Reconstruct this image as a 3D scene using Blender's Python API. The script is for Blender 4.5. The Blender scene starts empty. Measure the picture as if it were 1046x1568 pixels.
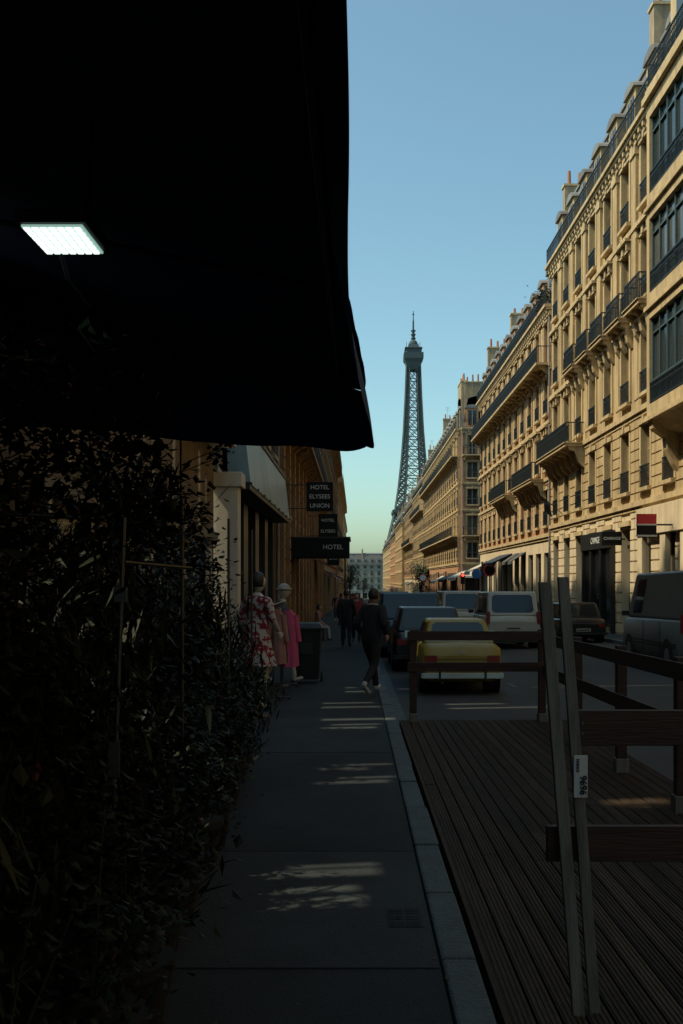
import bpy, math, random
from mathutils import Vector, Matrix
random.seed(11)
def U(a,b): return a+(b-a)*random.random()
SL=0.0151
def g(y): return -SL*y
ROAD=-0.13
scene=bpy.context.scene

# ---------------------------------------------------------------- materials
def mat(name,col,rough=.8,metal=0.0,noise=0.0,nscale=2.0,bump=0.0,bscale=40.0,emit=0.0,streak=0.0,spec=0.5,col2=None,stretch=None,big=0.0):
    m=bpy.data.materials.new(name); m.use_nodes=True
    nt=m.node_tree; N=nt.nodes; Lk=nt.links
    b=N["Principled BSDF"]
    b.inputs["Base Color"].default_value=(*col,1); b.inputs["Roughness"].default_value=rough
    b.inputs["Metallic"].default_value=metal; b.inputs["Specular IOR Level"].default_value=spec
    if emit>0:
        b.inputs["Emission Color"].default_value=(*col,1); b.inputs["Emission Strength"].default_value=emit
    if noise>0 or bump>0 or streak>0:
        tc=N.new("ShaderNodeTexCoord"); vec=tc.outputs["Object"]
        if stretch:
            mp=N.new("ShaderNodeMapping"); mp.inputs["Scale"].default_value=stretch
            Lk.new(vec,mp.inputs[0]); vec=mp.outputs[0]
    out=None
    if noise>0:
        n=N.new("ShaderNodeTexNoise"); n.inputs["Scale"].default_value=nscale; n.inputs["Detail"].default_value=8; n.inputs["Roughness"].default_value=.65
        Lk.new(vec,n.inputs["Vector"])
        mr=N.new("ShaderNodeMapRange"); mr.inputs[1].default_value=.3; mr.inputs[2].default_value=.7; mr.inputs[3].default_value=0; mr.inputs[4].default_value=1
        Lk.new(n.outputs["Fac"],mr.inputs[0])
        mx=N.new("ShaderNodeMix"); mx.data_type='RGBA'
        c2=col2 if col2 else tuple(c*(1-noise) for c in col)
        mx.inputs[6].default_value=(*c2,1); mx.inputs[7].default_value=(*(min(1,c*(1+noise*.35)) for c in col),1)
        Lk.new(mr.outputs[0],mx.inputs[0]); out=mx.outputs[2]
    if streak>0:
        mp=N.new("ShaderNodeMapping"); mp.inputs["Scale"].default_value=(2.2,2.2,.18); Lk.new(tc.outputs["Object"],mp.inputs[0])
        n=N.new("ShaderNodeTexNoise"); n.inputs["Scale"].default_value=1.4; n.inputs["Detail"].default_value=6; Lk.new(mp.outputs[0],n.inputs["Vector"])
        mr=N.new("ShaderNodeMapRange"); mr.inputs[1].default_value=.42; mr.inputs[2].default_value=.68; mr.inputs[3].default_value=1; mr.inputs[4].default_value=1-streak
        Lk.new(n.outputs["Fac"],mr.inputs[0])
        mu=N.new("ShaderNodeMix"); mu.data_type='RGBA'; mu.blend_type='MULTIPLY'; mu.inputs[0].default_value=1
        if out: Lk.new(out,mu.inputs[6])
        else: mu.inputs[6].default_value=(*col,1)
        Lk.new(mr.outputs[0],mu.inputs[7]); out=mu.outputs[2]
    if big>0:
        n=N.new("ShaderNodeTexNoise"); n.inputs["Scale"].default_value=160; n.inputs["Detail"].default_value=2; Lk.new(tc.outputs["Object"],n.inputs["Vector"])
        mr=N.new("ShaderNodeMapRange"); mr.inputs[1].default_value=.35; mr.inputs[2].default_value=.65; mr.inputs[3].default_value=1-big; mr.inputs[4].default_value=1+big
        Lk.new(n.outputs["Fac"],mr.inputs[0])
        mu=N.new("ShaderNodeMix"); mu.data_type='RGBA'; mu.blend_type='MULTIPLY'; mu.inputs[0].default_value=1
        Lk.new(out,mu.inputs[6]); Lk.new(mr.outputs[0],mu.inputs[7]); out=mu.outputs[2]
    if out: Lk.new(out,b.inputs["Base Color"])
    if bump>0:
        n=N.new("ShaderNodeTexNoise"); n.inputs["Scale"].default_value=bscale; n.inputs["Detail"].default_value=5
        Lk.new(vec,n.inputs["Vector"])
        bp=N.new("ShaderNodeBump"); bp.inputs["Strength"].default_value=bump; bp.inputs["Distance"].default_value=.02
        Lk.new(n.outputs["Fac"],bp.inputs["Height"]); Lk.new(bp.outputs[0],b.inputs["Normal"])
    return m

STONE=mat("stone_cream",(.50,.37,.195),.85,noise=.28,nscale=.8,bump=.4,bscale=9,streak=.4)
STONE2=mat("stone_warm",(.46,.32,.16),.85,noise=.28,nscale=.7,bump=.4,bscale=9,streak=.4)
STONE3=mat("stone_grey",(.38,.30,.19),.85,noise=.25,nscale=.7,bump=.3,bscale=9,streak=.35)
STONEF=mat("stone_far_hazed",(.22,.235,.21),.85,noise=.25,nscale=.7)  # haze of the far street end put into the stone colour
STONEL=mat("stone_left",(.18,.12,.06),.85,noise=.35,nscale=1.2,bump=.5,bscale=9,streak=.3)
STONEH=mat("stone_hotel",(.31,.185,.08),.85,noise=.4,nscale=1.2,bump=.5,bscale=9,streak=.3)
TRIM=mat("stone_trim",(.53,.405,.225),.8,noise=.22,nscale=1.5,bump=.3,bscale=12,streak=.3)
BRICK=mat("brick_pink",(.44,.24,.13),.85,noise=.25,nscale=1.5,bump=.3,bscale=25,streak=.15)
WHITEW=mat("painted_white",(.64,.53,.36),.7,noise=.12,nscale=1.0,streak=.25)
GLASS=mat("window_glass",(.035,.045,.05),.08,noise=.4,nscale=.4)
GLASSB=mat("window_glass_dim",(.10,.10,.09),.15,noise=.5,nscale=.6)
CURT=mat("window_curtain",(.24,.21,.15),.35,noise=.3,nscale=2)
FRAME=mat("window_frame",(.38,.33,.24),.6)
IRON=mat("wrought_iron",(.018,.028,.034),.5,metal=.2)
IRONB=mat("bay_iron",(.06,.10,.11),.5,metal=.2)
SLATE=mat("roof_slate",(.15,.145,.14),.6,noise=.35,nscale=3,bump=.3,bscale=15)
ZINC=mat("roof_zinc",(.20,.205,.20),.6,noise=.3,nscale=2)
POT=mat("chimney_pot",(.34,.15,.08),.8,noise=.2)
CHIM=mat("chimney_render",(.36,.28,.18),.9,noise=.3,nscale=1.5,streak=.3)
SHOPD=mat("shopfront_dark",(.014,.015,.016),.4)
SHOPG=mat("shopfront_glass",(.010,.012,.014),.1)
ASPH=mat("asphalt_road",(.027,.031,.033),.85,noise=.45,nscale=1.3,bump=.5,bscale=90,big=.35)
PAVE=mat("sidewalk_asphalt",(.021,.029,.032),.85,noise=.5,nscale=.9,bump=.6,bscale=120,big=.4,spec=.3)
PAVE2=mat("sidewalk_patch",(.031,.041,.045),.85,noise=.45,nscale=1.4,bump=.6,bscale=120,big=.4,spec=.3)
KERB=mat("granite_kerb",(.060,.078,.083),.75,noise=.5,nscale=6,bump=.6,bscale=50,big=.35)
JOINT=mat("joint",(.012,.014,.015),.9)
GROUND=mat("ground_earth",(.09,.09,.08),.9,noise=.3,nscale=.01)
PAINTW=mat("road_paint",(.07,.07,.065),.8,noise=.6,nscale=5)
DECKS=[mat("deck_wood_%d"%i,c,.85,noise=.55,nscale=3,bump=.4,bscale=20,stretch=(6,.5,6),spec=.25) for i,c in enumerate([(.066,.044,.027),(.050,.034,.022),(.084,.056,.035),(.057,.038,.024)])]
DECKG=mat("deck_groove",(.008,.006,.005),.9)
WOOD=mat("fence_wood",(.042,.019,.012),.7,noise=.5,nscale=3,bump=.3,bscale=20,stretch=(.6,4,6))
POSTW=mat("post_weathered",(.17,.17,.15),.75,noise=.55,nscale=4,bump=.3,bscale=25,stretch=(6,6,.7))
METAL=mat("galvanised",(.10,.105,.11),.4,metal=.8)
STICK=mat("sticker_white",(.5,.52,.52),.5)
BLACK=mat("black_plastic",(.009,.010,.011),.5)
RUB=mat("tyre_rubber",(.014,.014,.015),.8)
HUB=mat("hub",(.32,.33,.34),.35,metal=.8)
CHROME=mat("chrome",(.5,.56,.6),.3,metal=.9)
REDL=mat("tail_light",(.18,.010,.01),.25)
PLATE=mat("plate",(.4,.39,.33),.5)
YEL=mat("paint_yellow",(.29,.21,.025),.4,noise=.15,nscale=2)
CBLK=mat("paint_black",(.008,.010,.013),.25)
CNAV=mat("paint_navy",(.015,.035,.045),.25)
CWHT=mat("paint_white",(.38,.38,.33),.3,noise=.1,nscale=2)
CGRY=mat("paint_grey",(.05,.052,.056),.35)
CVAN=mat("paint_van",(.13,.135,.13),.4,noise=.15,nscale=2)
CARG=mat("car_glass",(.012,.018,.022),.06)
AWN=mat("awning_navy",(.018,.038,.115),.9,noise=.5,nscale=1.6,bump=.3,bscale=25,spec=.2)
AWNE=mat("awning_edge",(.016,.034,.085),.85,noise=.35,nscale=4,spec=.2)
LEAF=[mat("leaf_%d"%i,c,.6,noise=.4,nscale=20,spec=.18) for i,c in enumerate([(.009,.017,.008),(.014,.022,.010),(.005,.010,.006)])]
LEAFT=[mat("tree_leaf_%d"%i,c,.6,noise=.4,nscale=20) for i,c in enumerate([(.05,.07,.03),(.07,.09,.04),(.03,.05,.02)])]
LEAFD=[mat("dry_leaf_%d"%i,c,.8) for i,c in enumerate([(.06,.045,.02),(.035,.04,.015)])]
STEM=mat("stem",(.012,.013,.008),.8)
FLR=mat("flower_red",(.06,.008,.010),.6)
POTM=mat("plant_pot",(.008,.008,.008),.7)
TOWER=mat("tower_iron_hazed",(.062,.088,.098),.9,spec=.2)  # aerial haze mixed into the iron colour as a bluish tint
SKIN=mat("skin",(.36,.21,.15),.5)
MANN=mat("mannequin_white",(.46,.45,.40),.3)
HAIR=mat("hair_dark",(.012,.01,.008),.5)
HAIRB=mat("hair_brown",(.06,.035,.018),.5)
def clothm(n,c,**k): return mat(n,c,.85,bump=.3,bscale=12,noise=.25,nscale=6,**k)
CL_BLK=clothm("cloth_black",(.007,.008,.010)); CL_NAV=clothm("cloth_navy",(.010,.014,.024)); CL_JEA=clothm("cloth_jeans",(.03,.042,.06))
CL_RED=clothm("cloth_red",(.24,.035,.03)); CL_PNK=clothm("cloth_pink",(.55,.085,.19)); CL_WHT=clothm("cloth_white",(.42,.41,.37)); CL_SAL=clothm("cloth_salmon",(.34,.16,.13)); CL_GRY=clothm("cloth_grey",(.07,.07,.07))
SHOE=mat("shoe_white",(.4,.4,.38),.6); SHOEB=mat("shoe_dark",(.02,.02,.02),.6)
SIGNR=mat("sign_red",(.55,.02,.03),.5); SIGNW=mat("sign_white",(.62,.64,.60),.5); SIGNK=mat("sign_black",(.007,.008,.010),.6,spec=.2); SIGNB=mat("sign_blue",(.02,.12,.35),.5)
FASC=mat("fascia_blue_white",(.20,.31,.36),.35,noise=.5,nscale=.6)
PILW=mat("pillar_white",(.62,.57,.45),.7,noise=.15,nscale=2,streak=.15)
LEDM=mat("led_cell",(.86,1.0,.93),.5,emit=1.35); LEDB=mat("led_backing",(.4,.65,.55),.5,emit=.6)
TLRED=mat("signal_red",(1,.05,.03),.5,emit=4.0)
def floral():
    m=bpy.data.materials.new("cloth_floral"); m.use_nodes=True; N=m.node_tree.nodes; Lk=m.node_tree.links; b=N["Principled BSDF"]; b.inputs["Roughness"].default_value=.9
    tc=N.new("ShaderNodeTexCoord"); v=N.new("ShaderNodeTexNoise"); v.inputs["Scale"].default_value=17; v.inputs["Detail"].default_value=2; Lk.new(tc.outputs["Object"],v.inputs["Vector"])
    cr=N.new("ShaderNodeValToRGB"); cr.color_ramp.interpolation='CONSTANT'; cr.color_ramp.elements[0].color=(.42,.40,.37,1); cr.color_ramp.elements[1].position=.50; cr.color_ramp.elements[1].color=(.22,.015,.025,1)
    Lk.new(v.outputs["Fac"],cr.inputs[0]); Lk.new(cr.outputs[0],b.inputs["Base Color"]); return m
FLORAL=floral()

# ---------------------------------------------------------------- mesh builder
class MB:
    def __init__(s): s.v=[];s.f=[];s.m=[];s.mats=[];s.sm=[]
    def mi(s,m):
        if m not in s.mats: s.mats.append(m)
        return s.mats.index(m)
    def add(s,pts,faces,m,smooth=False):
        o=len(s.v); s.v.extend([tuple(p) for p in pts]); k=s.mi(m)
        for f in faces: s.f.append(tuple(i+o for i in f)); s.m.append(k); s.sm.append(smooth)
    def hexa(s,p,m):
        s.add(p,[(0,3,2,1),(4,5,6,7),(0,1,5,4),(1,2,6,5),(2,3,7,6),(3,0,4,7)],m)
    def box(s,x0,x1,y0,y1,z0,z1,m):
        s.hexa([(x0,y0,z0),(x1,y0,z0),(x1,y1,z0),(x0,y1,z0),(x0,y0,z1),(x1,y0,z1),(x1,y1,z1),(x0,y1,z1)],m)
    def sbox(s,x0,x1,y0,y1,a,b,m):
        s.hexa([(x0,y0,g(y0)+a),(x1,y0,g(y0)+a),(x1,y1,g(y1)+a),(x0,y1,g(y1)+a),(x0,y0,g(y0)+b),(x1,y0,g(y0)+b),(x1,y1,g(y1)+b),(x0,y1,g(y1)+b)],m)
    def cyl(s,p0,p1,r0,r1,m,n=8,cap=True,smooth=True):
        p0=Vector(p0);p1=Vector(p1);d=(p1-p0)
        if d.length<1e-6: return
        d.normalize(); a=d.orthogonal().normalized(); b=d.cross(a)
        pts=[]
        for k in range(n):
            t=2*math.pi*k/n+math.pi/4; pts.append(p0+(a*math.cos(t)+b*math.sin(t))*r0)
        for k in range(n):
            t=2*math.pi*k/n+math.pi/4; pts.append(p1+(a*math.cos(t)+b*math.sin(t))*r1)
        s.add(pts,[(k,(k+1)%n,n+(k+1)%n,n+k) for k in range(n)],m,smooth)
        if cap: s.add(pts,[tuple(range(n-1,-1,-1)),tuple(range(n,2*n))],m)
    def ell(s,c,r,m,nu=12,nv=8,fn=None):
        pts=[];fc=[]
        for j in range(nv+1):
            ph=math.pi*j/nv
            for i in range(nu):
                th=2*math.pi*i/nu
                p=Vector((math.sin(ph)*math.cos(th),math.sin(ph)*math.sin(th),math.cos(ph)))
                if fn: p=fn(p)
                pts.append((c[0]+p.x*r[0],c[1]+p.y*r[1],c[2]+p.z*r[2]))
        for j in range(nv):
            for i in range(nu): fc.append((j*nu+i,j*nu+(i+1)%nu,(j+1)*nu+(i+1)%nu,(j+1)*nu+i))
        s.add(pts,fc,m,True)
    def loft(s,rings,m,cap=False):
        n=len(rings[0]); pts=[p for r in rings for p in r]; fc=[]
        for j in range(len(rings)-1):
            for i in range(n): fc.append((j*n+i,j*n+(i+1)%n,(j+1)*n+(i+1)%n,(j+1)*n+i))
        s.add(pts,fc,m,True)
        if cap: s.add(pts,[tuple(range(n)),tuple(range((len(rings)-1)*n,len(rings)*n))],m)
    def obj(s,name,parent=None,bevel=0.0,seg=2):
        me=bpy.data.meshes.new(name); me.from_pydata(s.v,[],s.f)
        for m in s.mats: me.materials.append(m)
        me.polygons.foreach_set("material_index",s.m); me.polygons.foreach_set("use_smooth",s.sm); me.update()
        ob=bpy.data.objects.new(name,me); scene.collection.objects.link(ob)
        if parent: ob.parent=parent
        if bevel>0:
            md=ob.modifiers.new("bevel",'BEVEL'); md.width=bevel; md.segments=seg; md.limit_method='ANGLE'; md.angle_limit=math.radians(30)
        return ob
def empty(name,loc=(0,0,0),rot=(0,0,0)):
    e=bpy.data.objects.new(name,None); e.location=loc; e.rotation_euler=rot; scene.collection.objects.link(e); return e
def text(name,body,loc,rot,size,m,parent,align='CENTER'):
    c=bpy.data.curves.new(name,'FONT'); c.body=body; c.size=size; c.align_x=align; c.align_y='CENTER'; c.extrude=.004
    c.materials.append(m); o=bpy.data.objects.new(name,c); scene.collection.objects.link(o); o.parent=parent; o.location=loc; o.rotation_euler=rot; return o

class Fr:
    def __init__(s,mb,o,u,n): s.mb=mb;s.o=o;s.u=u;s.n=n
    def P(s,u,w,z): return (s.o[0]+s.u[0]*u+s.n[0]*w, s.o[1]+s.u[1]*u+s.n[1]*w, z)
    def box(s,u0,u1,w0,w1,z0,z1,m):
        P=s.P; s.mb.hexa([P(u0,w0,z0),P(u1,w0,z0),P(u1,w1,z0),P(u0,w1,z0),P(u0,w0,z1),P(u1,w0,z1),P(u1,w1,z1),P(u0,w1,z1)],m)
    def pris(s,u0,u1,prof,m):
        n=len(prof); pts=[s.P(u0,w,z) for w,z in prof]+[s.P(u1,w,z) for w,z in prof]
        s.mb.add(pts,[tuple(range(n)),tuple(range(2*n-1,n-1,-1))]+[(k,n+k,n+(k+1)%n,(k+1)%n) for k in range(n)],m)

def rail(F,u0,u1,w,z,h=.95,sp=.13,m=IRON,ends=None):
    F.box(u0,u1,w-.025,w+.025,z+h-.05,z+h,m); F.box(u0,u1,w-.02,w+.02,z+.06,z+.10,m); F.box(u0,u1,w-.018,w+.018,z+h*.72,z+h*.72+.03,m)
    n=max(2,int((u1-u0)/sp)); t=.011 if sp<.2 else .02
    for k in range(n+1):
        u=u0+(u1-u0)*k/n; F.box(u-t,u+t,w-.012,w+.012,z,z+h-.05,m)
    if ends is not None:
        for u in (u0,u1):
            F.box(u-.02,u+.02,ends,w-.03,z+h-.052,z+h-.002,m)
            k=ends+.12
            while k<w-.05: F.box(u-t,u+t,k-.01,k+.01,z,z+h-.05,m); k+=sp

def corbel(F,u,w,z,m,wd=.11,hh=.5):
    F.pris(u-wd,u+wd,[(0,z),(w*.92,z),(w*.9,z-.14),(w*.6,z-.22),(w*.38,z-hh*.75),(w*.1,z-hh),(0,z-hh)],m)

def window(F,uc,ww,zs,zt,d,frame=FRAME):
    gm=random.choice([GLASS,GLASS,GLASSB,GLASSB,CURT])
    F.box(uc-ww/2,uc+ww/2,-.32,-.27,zs,zt,gm)
    if d>=1:
        if gm is not CURT and random.random()<.45:
            k=random.choice([.18,.25,.3])
            for a in (-1,1): F.box(uc+a*(ww/2-ww*k/2)-ww*k/2,uc+a*(ww/2-ww*k/2)+ww*k/2,-.27,-.265,zs+.05,zt-.03,CURT)
        F.box(uc-.04,uc+.04,-.27,-.21,zs,zt,frame)
        for a in (-1,1): F.box(uc+a*(ww/2-.03)-.03,uc+a*(ww/2-.03)+.03,-.27,-.212,zs,zt,frame)
        for k in ((.0,.28,.62,.97) if d>=2 else (.35,.97)):
            z=zs+(zt-zs)*k; F.box(uc-ww/2,uc+ww/2,-.27,-.222,z,z+.05,frame)

def facade(F,L,floors,wm,tm,bay=2.8,ww=1.15,d=2,zbase=0,zc=None,mans=3.2,depth=12,dorm=True,pier2=None,endm=None):
    n=max(1,round(L/bay)); bw=L/n
    for fl in floors:
        z0,z1,kind=fl['z0'],fl['z1'],fl['k']
        rust=fl.get('rust',False); wmf=fl.get('m',wm)
        if kind=='shop':
            sw=bw*.66; zs=z0+.25; zt=z1-1.0
        elif kind=='arch':
            sw=1.35; zs=z0+.5; zt=z1-.9
        else:
            sw=ww; zs=z0+.55 if kind!='long' else z0+.12; zt=z1-.62
        edge=0
        for i in range(n+1):
            uc=(i+.5)*bw; us=uc-sw/2 if i<n else L
            F.box(edge,us,-.36,0,z0,z1,wmf)
            if rust:
                z=z0+.04
                while z+.4<z1:
                    F.box(edge+.004,us-.004,0,.045,z,z+.36,wmf); z+=.42
            if i==n: break
            F.box(us,us+sw,-.36,0,z0,zs,wmf); F.box(us,us+sw,-.36,0,zt,z1,wmf)
            edge=us+sw
            if kind in('shop','arch'):
                F.box(us,us+sw,-.33,-.28,zs,zt,SHOPG if random.random()<.8 else GLASSB)
                if kind=='shop':
                    for k in range(4):
                        u=us+sw*k/3; F.box(max(us,u-.04),min(us+sw,u+.04),-.28,-.2,zs,zt,SHOPD)
                    F.box(us,us+sw,-.28,-.19,zs+.0,zs+.4,SHOPD); F.box(us,us+sw,-.28,-.19,zt-.5,zt-.42,SHOPD)
                    if random.random()<.3: F.pris(us-.1,us+sw+.1,[(.01,zt+.25),(.9,zt-.35),(.92,zt-.55),(.90,zt-.55),(.88,zt-.38),(.01,zt+.2)],random.choice([CL_WHT,SHOPD,CL_GRY,CL_NAV,CL_RED]))
                else:
                    F.box(uc-.04,uc+.04,-.28,-.2,zs,zt,SHOPD)
                    F.box(us,us+sw,-.28,-.21,zt-.7,zt-.62,SHOPD)
                    F.box(us-.15,us+sw+.15,0,.14,zt+.1,zt+.3,tm)
                continue
            window(F,uc,sw,zs,zt,d)
            if d>=1:
                for a in (-1,1): F.box(uc+a*(sw/2+.09)-.09,uc+a*(sw/2+.09)+.09,0,.07,zs,zt,tm)
                F.box(us-.2,us+sw+.2,0,.12,zt,zt+.2,tm)
                if kind=='ped':
                    F.box(us-.3,us+sw+.3,0,.3,zt+.34,zt+.46,tm)
                    for a in (-1,1): F.box(uc+a*(sw/2+.12)-.07,uc+a*(sw/2+.12)+.07,0,.22,zt+.02,zt+.34,tm)
                    F.box(uc-.12,uc+.12,0,.2,zt-.02,zt+.34,tm)
                else: F.box(uc-.1,uc+.1,0,.17,zt-.01,zt+.28,tm)
                if kind!='long':
                    F.box(us-.12,us+sw+.12,0,.2,zs-.14,zs-.003,tm)
                    if d>=2: rail(F,us+.0,us+sw,.1,zs,.85,.12,IRON,ends=0)
                    else: rail(F,us,us+sw,.08,zs,.85,.28,IRON)
                if d>=2 and kind in('ped','win') and not rust:
                    pu=uc+bw/2
                    if i<n-1 and bw-sw>1.1:
                        F.box(pu-.26,pu+.26,0,.03,z0+.5,z1-.55,tm if pier2 is None else pier2)
        if z0>zbase+1:
            F.box(-.02,L+.02,0,.16,z0-.12,z0+.08,tm); F.box(-.02,L+.02,0,.08,z0-.28,z0-.12,tm)
        if kind=='long':
            F.box(.1,L-.1,.1,.85,z0-.03,z0+.1,tm); rail(F,.15,L-.15,.8,z0+.1,.95,.14 if d>=2 else .35,IRON,ends=0)
            for i in range(n):
                for a in(-.5,.5): corbel(F,(i+.5)*bw+a*(ww+.5),.75,z0-.03,tm)
    F.box(-.03,L+.03,0,.16,zc-.45,zc-.2,tm); F.box(-.05,L+.05,-.3,.4,zc-.0,zc+.16,tm); F.box(-.04,L+.04,0,.3,zc-.14,zc,tm)
    if d>=1:
        k=.2
        while k<L: F.box(k-.09,k+.09,0,.27,zc-.34,zc-.145,tm); k+=.55
        F.mb.cyl(F.P(.12,.09,zbase),F.P(.12,.09,zc-.45),.06,.06,ZINC,6)
    F.box(0.01,L-.01,-depth,-.37,zbase-1.5,zc-.02,endm or wm)
    if mans>0:
        zt=zc+mans
        F.pris(.05,L-.05,[(-.25,zc+.1),(-.35,zc+.25),(-.95,zt),(-3.0,zt+.5),(-depth+.5,zt+.3),(-depth+.3,zc+.1)],SLATE)
        F.box(.02,L-.02,-1.07,-.85,zt-.05,zt+.1,ZINC)
        rail(F,.1,L-.1,.3,zc+.16,.9,.16 if d>=2 else .4,IRON)
        if dorm:
            for i in range(n):
                uc=(i+.5)*bw; hd=min(2.35,mans*.72)*U(.97,1.03)
                F.box(uc-.66,uc+.66,-1.6,-.18,zc+.16,zc+hd,wm if d else SLATE)
                F.box(uc-.44,uc+.44,-.19,-.16,zc+.45,zc+hd-.25,GLASS)
                F.box(uc-.03,uc+.03,-.16,-.13,zc+.45,zc+hd-.25,FRAME)
                pts=[]; nn=8     # curved dormer hood
                prof=[(math.cos(math.pi*k/nn)*.78,math.sin(math.pi*k/nn)*.36) for k in range(nn+1)]
                pts=[F.P(uc+a,-.06,zc+hd+b) for a,b in prof]+[F.P(uc+a,-1.6,zc+hd+b) for a,b in prof]
                F.mb.add(pts,[tuple(range(nn+1))]+[(k,k+1,nn+2+k,nn+1+k) for k in range(nn)]+[(0,nn,2*nn+1,nn+1)],ZINC if i%2 or d<2 else SLATE)
                if random.random()<.4: F.box(uc+.9,uc+1.5,-1.2,-.85,zt-.9,zt-.2,GLASS)
        us=[.35,L-.35]+([L*U(.4,.6)] if L>28 else [])
        for u in us:
            hh=zt+U(.8,1.9)
            F.box(u-.3,u+.3,-4.2,-.6,zc,hh,CHIM); F.box(u-.36,u+.36,-4.26,-.54,hh,hh+.12,tm)
            for k in range(6):
                p=F.P(u,-.9-k*.58,hh+.12); F.mb.cyl(p,(p[0],p[1],p[2]+U(.35,.85)),.12,.09,POT,6)
            if random.random()<.35:
                p=F.P(u,-1.2,hh+.1); F.mb.cyl(p,(p[0],p[1],p[2]+1.6),.015,.012,IRON,4)
                for z in (1.1,1.35,1.55): F.mb.cyl((p[0]-.3,p[1],p[2]+z),(p[0]+.3,p[1],p[2]+z),.01,.01,IRON,4)

def building(name,y0,y1,side,X,zc,nf,zg,wm,tm,d=2,kinds=None,lowm=None,bay=2.8,mans=3.2,extra=None,zb=None,endm=None,rust0=True,gk='shop'):
    root=empty(name); mb=MB()
    if side>0: F=Fr(mb,(X,y0),(0,1),(-1,0))
    else: F=Fr(mb,(X,y0),(0,1),(1,0))
    zb=g(y1)-.2 if zb is None else zb
    fh=(zc-zg)/nf; fl=[dict(z0=zb,z1=zg,k=gk,m=lowm or wm,rust=False)]
    for i in range(nf):
        fl.append(dict(z0=zg+i*fh,z1=zg+(i+1)*fh,k=kinds[i] if kinds else 'win',rust=(i==0 and rust0)))
    facade(F,y1-y0,fl,wm,tm,bay=bay,d=d,zbase=zb,zc=zc,mans=mans,endm=endm)
    if extra: extra(F)
    mb.obj("facade",root); return root

# ---------------------------------------------------------------- ground
mb=MB()
ys=[-400,-60,0,60,200,440,900,6000]
def gz(y): return (0.9 if y<-60 else -SL*y if y<=440 else (-6.65+(y-440)/460*(-38.3) if y<=900 else -45))+ROAD-.03
pts=[];fc=[]
for j,y in enumerate(ys):
    for x in (-4000,4000): pts.append((x,y,gz(y)))
for j in range(len(ys)-1): fc.append((2*j,2*j+1,2*j+3,2*j+2))
mb.add(pts,fc,GROUND); mb.obj("ground")
mb=MB(); mb.add([(.4,-60,g(-60)+ROAD),(9.6,-60,g(-60)+ROAD),(9.6,398,g(398)+ROAD),(.4,398,g(398)+ROAD)],[(0,1,2,3)],ASPH)
mb.obj("road")
mb=MB()
for yy in [15.2,19,24,30,38]:
    mb.sbox(3.0,3.11,yy,yy+.9,ROAD-.01,ROAD+.004,PAINTW)
for k in range(7): mb.sbox(.9+k*1.15,1.45+k*1.15,91,95,ROAD-.01,ROAD+.004,PAINTW)
mb.obj("road_marking")
mb=MB(); mb.sbox(-2.8,.375,-60,398,-.3,0,PAVE)
mb.sbox(-1.9,.37,4.4,6.38,-.05,.004,PAVE2); mb.sbox(-1.9,.37,10.4,13.4,-.05,.0035,PAVE2)
for y in (4.388,6.385):
    mb.sbox(-2.6,.37,y,y+.008,-.05,.006,JOINT)
mb.obj("sidewalk")
mb=MB(); y=-5
while y<100:
    l=U(.85,1.15) if y<40 else 5
    mb.sbox(.385,.545+U(-.006,.006),y,y+l-.016,-.25,.006+U(-.004,.006),KERB); y+=l
mb.sbox(.39,.54,100,398,-.25,.004,KERB)
mb.obj("kerb",bevel=.016)
mb=MB(); mb.sbox(9.55,11.2,-60,398,-.3,0,PAVE); mb.obj("sidewalk")
mb=MB(); y=-5
while y<110: mb.sbox(9.4,9.55,y,y+1.9,-.25,.004,KERB); y+=1.92
mb.obj("kerb",bevel=.012)
mb=MB(); y=13
while y<60: mb.sbox(.55,.72,y,y+.34,-.25,ROAD+.006,KERB); y+=.36
mb.obj("gutter")
mb=MB()
mb.sbox(.16,.335,4.92,5.22,-.02,.0075,JOINT)
for r in range(3):
    for c in range(2):
        xx=.172+c*.082; yy=4.935+r*.095
        for k in range(3): mb.sbox(xx,xx+.065,yy+k*.025,yy+k*.025+.013,.0,.0115,PAVE2)
mb.obj("drain_grate")

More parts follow.
